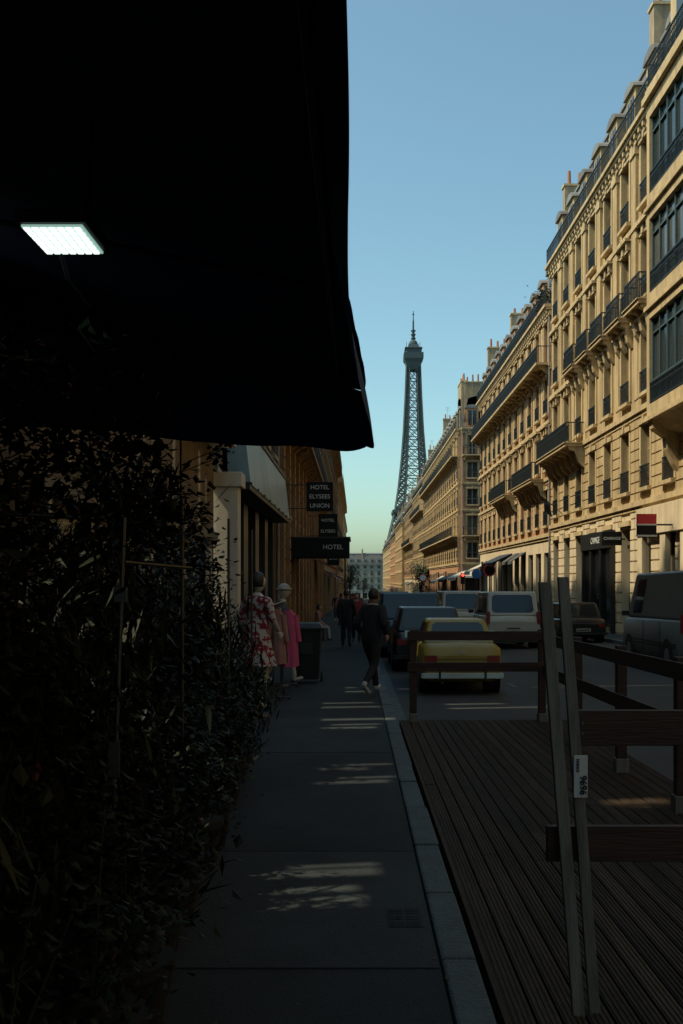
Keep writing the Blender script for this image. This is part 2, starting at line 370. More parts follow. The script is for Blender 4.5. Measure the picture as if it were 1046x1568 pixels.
# ---------------------------------------------------------------- right buildings
XR=11.0
def bay(F,u0,u1):
    m=TRIM; w=.95
    lv=[7.2,11.0,14.4,17.9]
    for i in range(3):
        a,b=lv[i],lv[i+1]
        F.box(u0,u1,.02,w,a,a+.45,m); F.box(u0-.06,u1+.06,.02,w+.1,a-.12,a+.02,m)
        F.box(u0,u1,.02,w,b-.42,b-.12,m)
        F.box(u0,u0+.35,.02,w,a+.45,b-.42,m); F.box(u1-.3,u1,.02,w,a+.45,b-.42,m)
        F.box(u0+.35,u1-.3,.2,w-.18,a+.45,b-.42,GLASS if i!=1 else GLASSB)
        n=12
        for k in range(n+1):
            u=u0+.35+(u1-u0-.65)*k/n; F.box(u-.035,u+.035,w-.18,w-.1,a+.45,b-.42,IRONB)
        for z in (a+1.25,b-.95): F.box(u0+.35,u1-.3,w-.18,w-.11,z,z+.06,IRONB)
        rail(F,u0+.35,u1-.3,w-.04,a+.45,.75,.13,IRON)
    F.box(u0,u1,.02,w,17.78,18.0,m); F.box(u0-.1,u1+.1,.02,w+.16,18.0,18.22,m); F.box(u0-.05,u1+.05,.02,w+.05,18.22,18.5,m)
    rail(F,u0,u1,w-.05,18.5,.95,.13,IRON,ends=.1)
    F.box(u1-3.4,u1-.4,-1.5,.25,19.2,22.6,m); F.box(u1-2.7,u1-1.1,.25,.28,19.7,21.9,GLASS); F.box(u1-3.6,u1-.2,-1.5,.42,22.6,22.85,m)
    F.pris(u1-3.2,u1-.6,[(.3,22.85),(.1,23.5),(-1.5,23.6),(-1.5,22.85)],m)
    for u in (u0+.4,(u0+u1)/2,u1-.4):
        F.pris(u-.22,u+.22,[(0.02,7.08),(w,7.08),(w*.95,6.8),(w*.5,6.5),(w*.45,6.1),(.2,5.6),(.02,5.3)],m)
    F.pris(u0,u1,[(.02,7.07),(w*.9,7.07),(w*.5,6.75),(.02,6.6)],m)
rootA=empty("haussmann_building"); mb=MB(); F=Fr(mb,(XR,25.0),(0,1),(-1,0))
fl=[dict(z0=-1,z1=4.6,k='arch',m=WHITEW,rust=True)]
for i,k in enumerate(['win','ped','ped','win']): fl.append(dict(z0=4.6+3.6*i,z1=8.2+3.6*i,k=k,rust=(i==0)))
facade(F,30.9,fl,STONE,TRIM,bay=2.81,ww=1.15,d=2,zbase=-1,zc=19.0,mans=3.6)
bay(F,-1.0,9.4)
def balcony(F,u0,u1,z,w=.95):
    F.box(u0,u1,.05,w,z-.02,z+.13,TRIM); F.box(u0-.04,u1+.04,.05,w+.06,z+.13,z+.17,TRIM); rail(F,u0+.04,u1-.04,w-.05,z+.17,.98,.12,IRON,ends=.08)
    n=max(2,round((u1-u0)/1.2))
    for k in range(n+1): corbel(F,u0+.2+(u1-u0-.4)*k/n,w*.9,z-.02,TRIM,.14,1.0)
balcony(F,22.6,30.3,8.05,1.0)
for k in (4,5,6,7,8): balcony(F,(k+.5)*2.81-1.05,(k+.5)*2.81+1.05,11.85,.62)
for k in range(4,11): F.box(k*2.81-.32,k*2.81+.32,0,.12,11.9,18.5,STONE); F.box(k*2.81-.38,k*2.81+.38,0,.18,18.2,18.52,TRIM)
mb.obj("facade",rootA)
building("haussmann_building",-40,24.9,1,XR,19.0,4,4.6,STONE2,TRIM,d=0,kinds=['win']*4,zb=-1,mans=3.2)
def exB(F):
    balcony(F,1.5,9.0,7.3,.9); balcony(F,12,19,7.3,.9)
    for k in range(1,12): F.box(k*2.667-.28,k*2.667+.28,0,.05,4.5,16.4,TRIM)
building("haussmann_building",56.0,88.0,1,XR,17.0,4,4.2,BRICK,TRIM,d=2,kinds=['win','ped','ped','long'],lowm=WHITEW,bay=2.65,mans=3.2,zb=-1.9,extra=exB)
building("haussmann_building",106,160,1,XR,17.6,5,3.4,STONE2,TRIM,d=1,kinds=['win','long','win','win','long'],lowm=BRICK,bay=2.9,mans=3.4,zb=-3.2)
mb=MB(); rC=empty("haussmann_building"); F=Fr(mb,(XR+.2,105.6),(1,0),(0,-1))
fh=(17.6-3.4)/5; fl=[dict(z0=-2.5,z1=3.4,k='shop',m=BRICK)]+[dict(z0=3.4+fh*i,z1=3.4+fh*(i+1),k=k) for i,k in enumerate(['win','long','win','win','long'])]
facade(F,14,fl,BRICK,TRIM,bay=2.2,ww=1.1,d=1,zbase=-2.5,zc=17.61,mans=3.3,depth=4.8)
mb.obj("facade",rC)
building("haussmann_building",160.3,190,1,XR,16.4,4,2.0,STONE,TRIM,d=1,kinds=['win','win','win','long'],bay=3.0,mans=3.0,zb=-4.0,lowm=WHITEW)
building("haussmann_building",190.3,224,1,XR,15.2,4,2.0,BRICK,TRIM,d=1,kinds=['win','win','long','win'],bay=2.8,mans=3.4,zb=-4.0,lowm=WHITEW)
building("haussmann_building",224.3,262,1,XR-.6,14.4,5,0.6,STONE2,TRIM,d=0,kinds=['win']*5,bay=3.2,mans=3.0,zb=-5.2)
building("haussmann_building",262.3,305,1,XR-.4,13.0,5,0.6,BRICK,TRIM,d=0,kinds=['win']*5,bay=3.2,mans=3.0,zb=-5.2)
building("haussmann_building",305.3,395,1,XR-.2,12.4,5,-.5,STONE,TRIM,d=0,kinds=['win']*5,bay=3.2,mans=3.4,zb=-6.4)

# ---------------------------------------------------------------- left buildings
XL=-2.6
TY=.15; TZ=1.4
rt=empty("shop_building"); mb=MB()  # open-backed shell wall, slits added only to throw sun stripes on the pavement
sun_stripes=[(5.30,.20,-.66,.04),(5.54,.12,-.55,.0),(5.88,.16,-.62,.28),(6.06,.08,-.4,.42),(8.76,.16,-.36,.28),(8.98,.10,-.2,.34),(9.40,.18,-.60,.10),(9.65,.10,-.3,.34),(12.30,.18,-.42,.24),(12.62,.12,-.3,.30),(13.15,.20,-.44,.52),(14.6,.22,-.5,.35),(15.15,.16,-.5,.25),(16.9,.22,-.65,.25),(17.6,.18,-.75,.0),(7.58,.14,1.95,2.28),(7.86,.18,2.0,2.45),(15.6,.2,1.0,2.9),(16.15,.18,.9,2.3)]
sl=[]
for (yy,w,xa,xb) in sun_stripes:
    xm=(xa+xb)/2; yc=yy-TY*(xm-XL); sl.append((yc-w/2,yc+w/2,TZ*(xa-XL)+g(yy),TZ*(xb-XL)+g(yy)+.12))  # added slit set along the sun ray to cast its stripe of light
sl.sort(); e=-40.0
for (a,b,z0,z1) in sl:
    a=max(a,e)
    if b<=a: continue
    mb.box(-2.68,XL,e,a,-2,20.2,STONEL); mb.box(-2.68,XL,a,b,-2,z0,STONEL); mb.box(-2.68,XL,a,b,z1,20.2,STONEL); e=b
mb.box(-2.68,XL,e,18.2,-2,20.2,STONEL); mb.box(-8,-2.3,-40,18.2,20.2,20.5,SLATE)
for k in range(8):
    y=8.2+k*1.22
    mb.box(XL,XL+.07,y,y+.09,g(y)-.2,2.35,SHOPD if k%3 else PILW); mb.box(XL,XL+.02,y+.12,y+1.1,g(y)+.35,2.2,SHOPG)
mb.box(XL,XL+.1,8.0,18.1,2.35,2.5,SHOPD)
mb.box(XL,XL+.42,14.5,18.15,4.05,4.2,PILW); mb.box(XL,XL+.30,14.5,18.15,4.203,4.9,PILW)
mb.obj("slit_wall",rt)
mb=MB()
mb.box(-2.62,-2.16,18.25,18.7,-.6,3.35,PILW); mb.box(-2.68,-2.08,18.18,18.78,3.35,3.62,PILW); mb.box(-2.66,-2.12,18.2,18.75,-.6,.1,PILW)
mb.obj("white_pillar",bevel=.015)
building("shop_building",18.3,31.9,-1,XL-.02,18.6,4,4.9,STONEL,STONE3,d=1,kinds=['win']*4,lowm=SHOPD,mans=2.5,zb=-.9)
mb=MB(); rs=empty("shop_fascia")
mb.box(-2.6,-2.08,19.5,31.2,3.42,3.52,IRON)
mb.hexa([(-2.5,19.5,3.53),(-2.06,19.5,3.53),(-2.06,31,3.53),(-2.5,31,3.53),(-2.55,19.5,4.75),(-2.2,19.5,4.75),(-2.2,31,4.75),(-2.55,31,4.75)],FASC)
mb.box(-2.58,-2.17,19.45,31.05,4.753,4.85,IRON)
for k in range(9): mb.box(-2.3,-2.03,19.5+k*1.43,19.53+k*1.43,3.5,3.56,METAL)
mb.obj("panel",rs)
def exHotel(F):
    k=.4
    while k<42:
        F.box(k,k+.7,.04,.22,-1.2,8.4,STONEH); F.box(k-.08,k+.78,.04,.32,8.0,8.4,STONEH)
        z=-.6
        while z<7.6: F.box(k+.02,k+.68,.22,.26,z,z+.36,STONEH); z+=.42
        k+=2.9
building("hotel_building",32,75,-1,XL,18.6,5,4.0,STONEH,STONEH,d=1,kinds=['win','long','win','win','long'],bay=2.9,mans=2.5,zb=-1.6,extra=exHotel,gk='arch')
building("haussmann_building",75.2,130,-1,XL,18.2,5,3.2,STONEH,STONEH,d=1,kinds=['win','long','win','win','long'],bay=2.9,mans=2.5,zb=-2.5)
building("haussmann_building",130.2,190,-1,XL+.1,17.4,5,2.2,STONE2,TRIM,d=1,kinds=['win','win','win','win','long'],bay=3,mans=2.5,zb=-3.4)
building("haussmann_building",190.2,300,-1,XL-.3,16.0,5,1,STONE,TRIM,d=0,kinds=['win']*5,bay=3,mans=2.5,zb=-5)
building("haussmann_building",300.2,395,-1,XL-.5,13.6,5,-.6,STONE3,TRIM,d=0,kinds=['win']*5,bay=3,mans=3,zb=-6.5)
mb=MB(); rE=empty("mansard_building"); F=Fr(mb,(-22,440),(1,0),(0,-1))
zE=-7.2; fl=[dict(z0=zE,z1=zE+4,k='shop')]+[dict(z0=zE+4+3.1*i,z1=zE+7.1+3.1*i,k='win') for i in range(4)]
facade(F,46,fl,STONEF,STONEF,bay=3.1,ww=1.4,d=1,zbase=zE,zc=zE+15.4,mans=4.8,depth=14); mb.obj("facade",rE)

# ---------------------------------------------------------------- eiffel tower
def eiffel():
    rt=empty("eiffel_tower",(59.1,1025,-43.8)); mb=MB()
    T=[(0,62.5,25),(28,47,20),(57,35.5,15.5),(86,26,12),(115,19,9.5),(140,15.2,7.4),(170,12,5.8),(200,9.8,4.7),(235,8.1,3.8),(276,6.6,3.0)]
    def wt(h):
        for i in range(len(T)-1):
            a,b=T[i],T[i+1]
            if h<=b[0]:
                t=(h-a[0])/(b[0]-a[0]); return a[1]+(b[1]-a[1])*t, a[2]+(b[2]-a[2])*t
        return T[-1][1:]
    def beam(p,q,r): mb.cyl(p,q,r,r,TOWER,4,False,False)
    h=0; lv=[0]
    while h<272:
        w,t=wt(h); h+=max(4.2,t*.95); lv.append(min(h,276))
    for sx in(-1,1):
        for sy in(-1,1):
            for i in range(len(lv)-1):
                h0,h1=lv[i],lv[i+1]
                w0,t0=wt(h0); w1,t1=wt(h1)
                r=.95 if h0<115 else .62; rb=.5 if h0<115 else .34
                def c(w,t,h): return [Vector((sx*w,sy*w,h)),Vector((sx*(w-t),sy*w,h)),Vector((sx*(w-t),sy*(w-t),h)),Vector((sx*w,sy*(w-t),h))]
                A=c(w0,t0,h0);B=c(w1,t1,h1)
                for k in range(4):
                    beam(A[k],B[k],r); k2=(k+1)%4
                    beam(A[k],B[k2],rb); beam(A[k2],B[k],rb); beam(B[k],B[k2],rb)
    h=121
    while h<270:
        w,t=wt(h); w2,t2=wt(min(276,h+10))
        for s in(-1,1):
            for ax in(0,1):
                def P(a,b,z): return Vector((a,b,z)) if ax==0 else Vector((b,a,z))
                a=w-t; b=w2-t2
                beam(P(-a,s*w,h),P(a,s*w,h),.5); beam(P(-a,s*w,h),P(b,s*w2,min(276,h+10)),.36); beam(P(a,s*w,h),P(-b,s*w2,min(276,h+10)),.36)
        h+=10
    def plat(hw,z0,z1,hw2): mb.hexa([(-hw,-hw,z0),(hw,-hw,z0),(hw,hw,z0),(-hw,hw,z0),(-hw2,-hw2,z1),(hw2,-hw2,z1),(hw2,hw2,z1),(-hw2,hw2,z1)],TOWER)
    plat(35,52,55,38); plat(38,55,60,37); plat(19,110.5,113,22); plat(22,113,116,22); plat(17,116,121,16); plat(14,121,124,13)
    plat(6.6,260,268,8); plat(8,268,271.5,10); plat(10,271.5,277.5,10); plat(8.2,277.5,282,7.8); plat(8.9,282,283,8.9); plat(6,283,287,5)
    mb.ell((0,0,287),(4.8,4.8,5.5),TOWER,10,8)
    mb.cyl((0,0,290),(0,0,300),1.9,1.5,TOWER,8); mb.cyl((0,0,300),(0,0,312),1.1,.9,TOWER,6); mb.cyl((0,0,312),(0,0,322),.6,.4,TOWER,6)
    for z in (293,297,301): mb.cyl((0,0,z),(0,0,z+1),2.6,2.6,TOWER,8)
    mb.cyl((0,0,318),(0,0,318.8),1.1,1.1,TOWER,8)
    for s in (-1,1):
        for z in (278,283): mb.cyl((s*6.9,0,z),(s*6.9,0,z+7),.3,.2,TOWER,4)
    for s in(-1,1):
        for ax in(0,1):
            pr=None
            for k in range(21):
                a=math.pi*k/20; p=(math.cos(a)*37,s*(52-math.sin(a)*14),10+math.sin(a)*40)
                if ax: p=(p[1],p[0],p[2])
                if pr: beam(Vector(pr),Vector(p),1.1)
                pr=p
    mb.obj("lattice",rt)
eiffel()

# ---------------------------------------------------------------- awning
rt=empty("shop_awning"); mb=MB()
def edgeX(y):
    pts=[(-2,-.012),(1,-.012),(2.5,-.020),(3.5,-.018),(4,-.010),(4.6,.012),(5.2,.045),(6.1,.095),(6.8,.128),(7.1,.132),(7.3,.124)]
    for a,b in zip(pts,pts[1:]):
        if y<=b[0]: t=(y-a[0])/(b[0]-a[0]); return a[1]+(b[1]-a[1])*t
    return pts[-1][1]
ny=60; nx=24; Y0,Y1=-2.0,7.3
def aw(i,j):
    y=Y0+(Y1-Y0)*j/ny; t=i/nx; xe=edgeX(y)-.06; x=xe+(XL-xe)*t
    z=3.03+.27*(xe-x)-.05*math.sin(math.pi*t)*(1+.5*math.sin(y*2.6))+.012*math.sin(y*9+t*3)
    return (x,y,z)
pts=[aw(i,j) for j in range(ny+1) for i in range(nx+1)]
fc=[(j*(nx+1)+i,j*(nx+1)+i+1,(j+1)*(nx+1)+i+1,(j+1)*(nx+1)+i) for j in range(ny) for i in range(nx)]
mb.add(pts,fc,AWN,True)
nv=6; n2=160; pts=[]
for j in range(n2+1):
    y=Y0+(Y1-Y0)*j/n2; xe=edgeX(y)
    for k in range(nv+1):
        t=k/nv
        x=xe-.085+.085*t+.004*math.sin(y*3.1+t*1.5)*t+.018*math.sin(y*6.3)*(t*(1-t))*2
        z=3.03-(3.03-2.57+.010*math.sin(y*2.3))*t
        if y>6.95: z+= (.05*((y-6.95)/.35)**2)*t; x-=.05*((y-6.95)/.35)**2*t
        pts.append((x,y,z))
fc=[(j*(nv+1)+k,j*(nv+1)+k+1,(j+1)*(nv+1)+k+1,(j+1)*(nv+1)+k) for j in range(n2) for k in range(nv)]
mb.add(pts,fc,AWNE,True)
n2=60; pts=[]
for j in range(n2+1):
    t=j/n2; xe=edgeX(Y1)-.05; x=xe+(XL-xe)*t
    zt=3.03+.27*max(0,xe-.02-x)
    zb=2.565+.014*math.sin(t*11)+.22*t+ (.05*(1-t*14)**2 if t<1/14 else 0)
    for k in range(5):
        s=k/4; pts.append((x,Y1+.03*math.sin(t*26)*s-.04*s,zt+(zb-zt)*s))
fc=[(j*5+k,j*5+k+1,(j+1)*5+k+1,(j+1)*5+k) for j in range(n2) for k in range(4)]
mb.add(pts,fc,AWN,True)
mb.obj("fabric",rt)
mb=MB()
for y in (-1.5,1.6,4.6,7.1):
    mb.cyl((XL,y,3.5),(-.15,y,3.0),.014,.014,BLACK,8)
mb.cyl((-.12,-2,3.0),(-.12,7.2,3.0),.02,.02,BLACK,8)
mb.obj("frame",rt)
rt=empty("flood_light"); mb=MB()
zL=2.67
mb.box(-.985,-.781,2.875,3.145,zL+.012,zL+.05,BLACK)
mb.box(-.972,-.794,2.89,3.13,zL+.004,zL+.011,LEDB)
for i in range(7):
    for j in range(6):
        x=-.967+i*.0245; y=2.894+j*.0395
        mb.box(x,x+.0165,y,y+.028,zL-.001,zL+.0035,LEDM)
mb.cyl((-.88,3.16,zL+.03),(-.88,3.3,zL+.28),.008,.008,BLACK,6); mb.cyl((-.93,3.14,zL+.02),(-.93,3.22,zL-.05),.01,.008,METAL,6)
mb.cyl((-.93,3.22,zL-.05),(-.88,3.3,zL-.12),.006,.006,BLACK,6)
mb.cyl((-.88,3.3,zL+.28),(-.88,3.32,3.25),.008,.008,BLACK,6)
mb.obj("panel",rt)

# ---------------------------------------------------------------- plants
def leaf(mb,p,d,l,w,m):
    d=d.normalized(); a=d.cross(Vector((0,0,1)));
    if a.length<.05: a=Vector((1,0,0))
    a.normalize(); a=(a+Vector((U(-.4,.4),U(-.4,.4),U(-.5,.5)))).normalized(); up=a.cross(d)*(-.18*w)
    q=p+d*l*.45+Vector((0,0,-.04*l)); e=p+d*l+Vector((0,0,-.18*l))
    mb.add([p,q+a*w*.5+up,e,q-a*w*.5+up],[(0,1,2),(0,2,3)],m,False)
def bush(name,c,r,n,ls=.07,kind=0,pot=True,flowers=0,zb=None,leaves=None):
    LV=leaves or LEAF
    root=empty(name); mb=MB(); c=Vector(c); zg=g(c.y) if zb is None else zb
    if pot:
        mb.cyl((c.x,c.y,zg+.003),(c.x,c.y,zg+.3),.13,.17,POTM,12); mb.cyl((c.x,c.y,zg+.27),(c.x,c.y,zg+.31),.185,.185,POTM,12)
    cl=[]
    for k in range(max(6,int(12*r[0]/.3))):
        v=Vector((random.gauss(0,.6),random.gauss(0,.6),random.gauss(0,.65)))
        if v.length>1.15: v=v.normalized()*U(.9,1.25)
        cl.append(Vector((c.x+v.x*r[0],c.y+v.y*r[1],c.z+v.z*r[2])))
    base=Vector((c.x,c.y,zg+.28)) if pot else Vector((c.x,c.y,c.z-r[2]*.3))
    for q in cl: mb.cyl(base,q,.007,.003,STEM,4,False)
    for i in range(n):
        q=random.choice(cl); s=min(r)*.40
        p=q+Vector((random.gauss(0,s),random.gauss(0,s),random.gauss(0,s)))
        m=random.choice(LV); k=U(.6,1.4)
        if kind==1: leaf(mb,p,Vector((U(-.6,.6),U(-.6,.6),U(.2,1.2))),ls*3.0*k,ls*.34*k,m)
        else: leaf(mb,p,Vector((U(-1,1),U(-1,1),U(-.5,.8))),ls*k,ls*.6*k,m)
    for i in range(flowers):
        q=random.choice(cl)+Vector((random.gauss(0,.08),random.gauss(0,.08),random.gauss(0,.08)))
        for k in range(7):
            leaf(mb,q,Vector((U(-1,1),U(-1,1),U(-.4,1))),.035,.03,FLR)
    mb.obj("foliage",root)
def bx(y): return -.60-.05*max(0,y-4)
def low(y): return 5.0<y<6.5
y=2.7
while y<11.6:
    r=U(.2,.28); hh=U(.18,.38)*(0.7 if low(y) else 1)
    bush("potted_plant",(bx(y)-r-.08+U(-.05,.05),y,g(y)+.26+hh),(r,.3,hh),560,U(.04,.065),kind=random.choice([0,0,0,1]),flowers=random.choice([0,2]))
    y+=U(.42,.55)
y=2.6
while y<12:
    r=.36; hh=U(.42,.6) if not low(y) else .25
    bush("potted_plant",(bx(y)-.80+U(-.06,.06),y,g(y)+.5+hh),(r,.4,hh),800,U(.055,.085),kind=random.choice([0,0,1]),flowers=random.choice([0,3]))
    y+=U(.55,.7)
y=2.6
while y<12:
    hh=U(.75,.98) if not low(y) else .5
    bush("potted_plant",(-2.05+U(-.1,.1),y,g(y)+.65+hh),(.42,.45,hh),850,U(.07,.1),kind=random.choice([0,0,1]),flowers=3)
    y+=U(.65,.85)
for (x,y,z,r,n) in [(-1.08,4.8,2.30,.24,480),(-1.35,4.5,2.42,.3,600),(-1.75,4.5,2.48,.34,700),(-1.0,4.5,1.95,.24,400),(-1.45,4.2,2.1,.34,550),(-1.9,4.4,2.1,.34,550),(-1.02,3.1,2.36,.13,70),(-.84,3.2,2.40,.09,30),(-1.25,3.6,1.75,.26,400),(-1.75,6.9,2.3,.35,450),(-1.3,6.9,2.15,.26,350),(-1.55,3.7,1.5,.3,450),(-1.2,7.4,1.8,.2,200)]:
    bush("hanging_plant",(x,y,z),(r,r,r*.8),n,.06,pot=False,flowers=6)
rt=empty("geranium_sprig"); mb=MB()
for (x,y,z) in [(-.93,7.0,2.58),(-1.36,6.5,1.9),(-1.2,5.2,2.5),(-.99,7.0,2.5)]:
    mb.cyl((x-.25,y,z-.1),(x,y,z),.004,.003,STEM,5)
    for i in range(30):
        leaf(mb,Vector((x+random.gauss(0,.04),y+random.gauss(0,.04),z+random.gauss(0,.035))),Vector((U(-1,1),U(-1,1),U(-1,1))),.045,.04,FLR if i%3 else LEAF[1])
mb.obj("sprig",rt)
rt=empty("plant_rack"); mb=MB()
def rk(p,q,r=.012): mb.cyl(p,q,r,r,METAL,6)
rk((-.93,4.0,1.9),(-.985,4.0,.35),.009); rk((-.93,4.0,1.72),(-.72,4.35,1.70),.009)
rk((-1.8,3.9,1.93),(-1.1,4.0,1.90),.010)
mb.box(-.965,-.915,3.975,3.985,1.56,1.62,METAL); mb.box(-.99,-.945,3.975,3.985,.86,1.0,METAL)
for y in (6.6,9,11): rk((-1.15,y,2.2),(-1.15,y,g(y)),.012); rk((-2.2,y,2.2),(-2.2,y,g(y)),.012)
mb.obj("frame",rt)
mb=MB()
for i in range(70):
    y=U(3.2,12); x=bx(y)+abs(random.gauss(0,.22))+.0
    if x>.35: continue
    leaf(mb,Vector((x,y,g(y)+.012)),Vector((U(-1,1),U(-1,1),.05)),U(.02,.04),U(.012,.02),random.choice(LEAFD))
for i in range(40):
    y=U(4,30); leaf(mb,Vector((U(.33,.38),y,g(y)+.014)),Vector((U(-1,1),U(-1,1),.05)),U(.02,.045),.02,random.choice(LEAFD))
mb.obj("fallen_leaves")

# ---------------------------------------------------------------- deck + barriers
mb=MB(); x=.60
while x<2.72:
    yj=U(6,9)
    for a,b in ((3.3,yj),(yj+.006,13.0)):
        dz=U(-.002,.002); dm=random.choice(DECKS); mb.sbox(x,x+.088,a,b,-.035,.012+dz,dm)
        for q in (.012,.033,.055,.076): mb.sbox(x+q-.0045,x+q+.0045,a,b,.002,.0175+dz,dm)
    x+=.100
mb.sbox(.59,2.72,3.35,12.95,ROAD-.02,-.036,DECKG)
mb.obj("wooden_deck")
mb=MB(); mb.sbox(.57,.597,3.3,13.02,-.1,.014,DECKS[1]); mb.obj("deck_edging")
def post(mb,x,y,h,m=WOOD,t=.045,z0=0):
    mb.box(x-t,x+t,y-t,y+t,g(y)+z0,g(y)+h,m)
rt=empty("wooden_barrier"); mb=MB()
for x in (.74,2.4): post(mb,x,12.85,1.2)
for z in (1.06,.66): mb.box(.66,2.5,12.78,12.80,g(12.8)+z,g(12.8)+z+.12,WOOD)
for x in (.74,2.4): mb.box(x-.05,x+.05,12.75,12.95,g(12.8)+.015,g(12.8)+.12,POSTW)
mb.obj("rails",rt,bevel=.005)
rt=empty("wooden_barrier"); mb=MB()
for y in (11.0,9.2,7.5,5.8): post(mb,2.45,y,1.18); mb.box(2.39,2.51,y-.06,y+.06,g(y)+.0,g(y)+.14,POSTW)
for z in (1.02,.62): mb.sbox(2.375,2.395,5.6,12.7,z,z+.13,WOOD)
mb.obj("rails",rt,bevel=.004)
rt=empty("wooden_barrier"); mb=MB()
yb=3.95
def slat(p,q,w,t,m):
    p=Vector(p);q=Vector(q); mb.hexa([(p.x-w,p.y-t,p.z),(p.x+w,p.y-t,p.z),(p.x+w,p.y+t,p.z),(p.x-w,p.y+t,p.z),(q.x-w,q.y-t,q.z),(q.x+w,q.y-t,q.z),(q.x+w,q.y+t,q.z),(q.x-w,q.y+t,q.z)],m)
slat((.868,yb-.07,-.05),(.735,yb-.07,1.64),.023,.016,POSTW)
slat((.935,yb-.05,-.05),(.815,yb-.03,1.66),.021,.014,POSTW)
mb.box(.76,2.4,yb,yb+.035,.53,.67,WOOD); mb.box(.86,2.4,yb,yb+.035,.99,1.13,WOOD)
mb.box(2.28,2.36,yb+.04,yb+.12,-.05,1.25,WOOD)
for z in (.58,.62,1.04,1.08): mb.cyl((.90,yb-.004,z),(.90,yb+.0,z),.006,.006,METAL,8)
mb.box(.876-.027,.876+.027,yb-.0735,yb-.068,.80,.965,STICK)
mb.obj("posts_and_boards",rt,bevel=.004)
text("sticker_text","9696",(.884,yb-.077,.85),(math.radians(90),math.radians(90),0),.038,SIGNK,rt)
mb2=MB()
for k in range(9): mb2.box(.858,.870,yb-.077,yb-.074,.90+k*.006,.903+k*.006,SIGNK)
mb2.obj("sticker_barcode",rt)

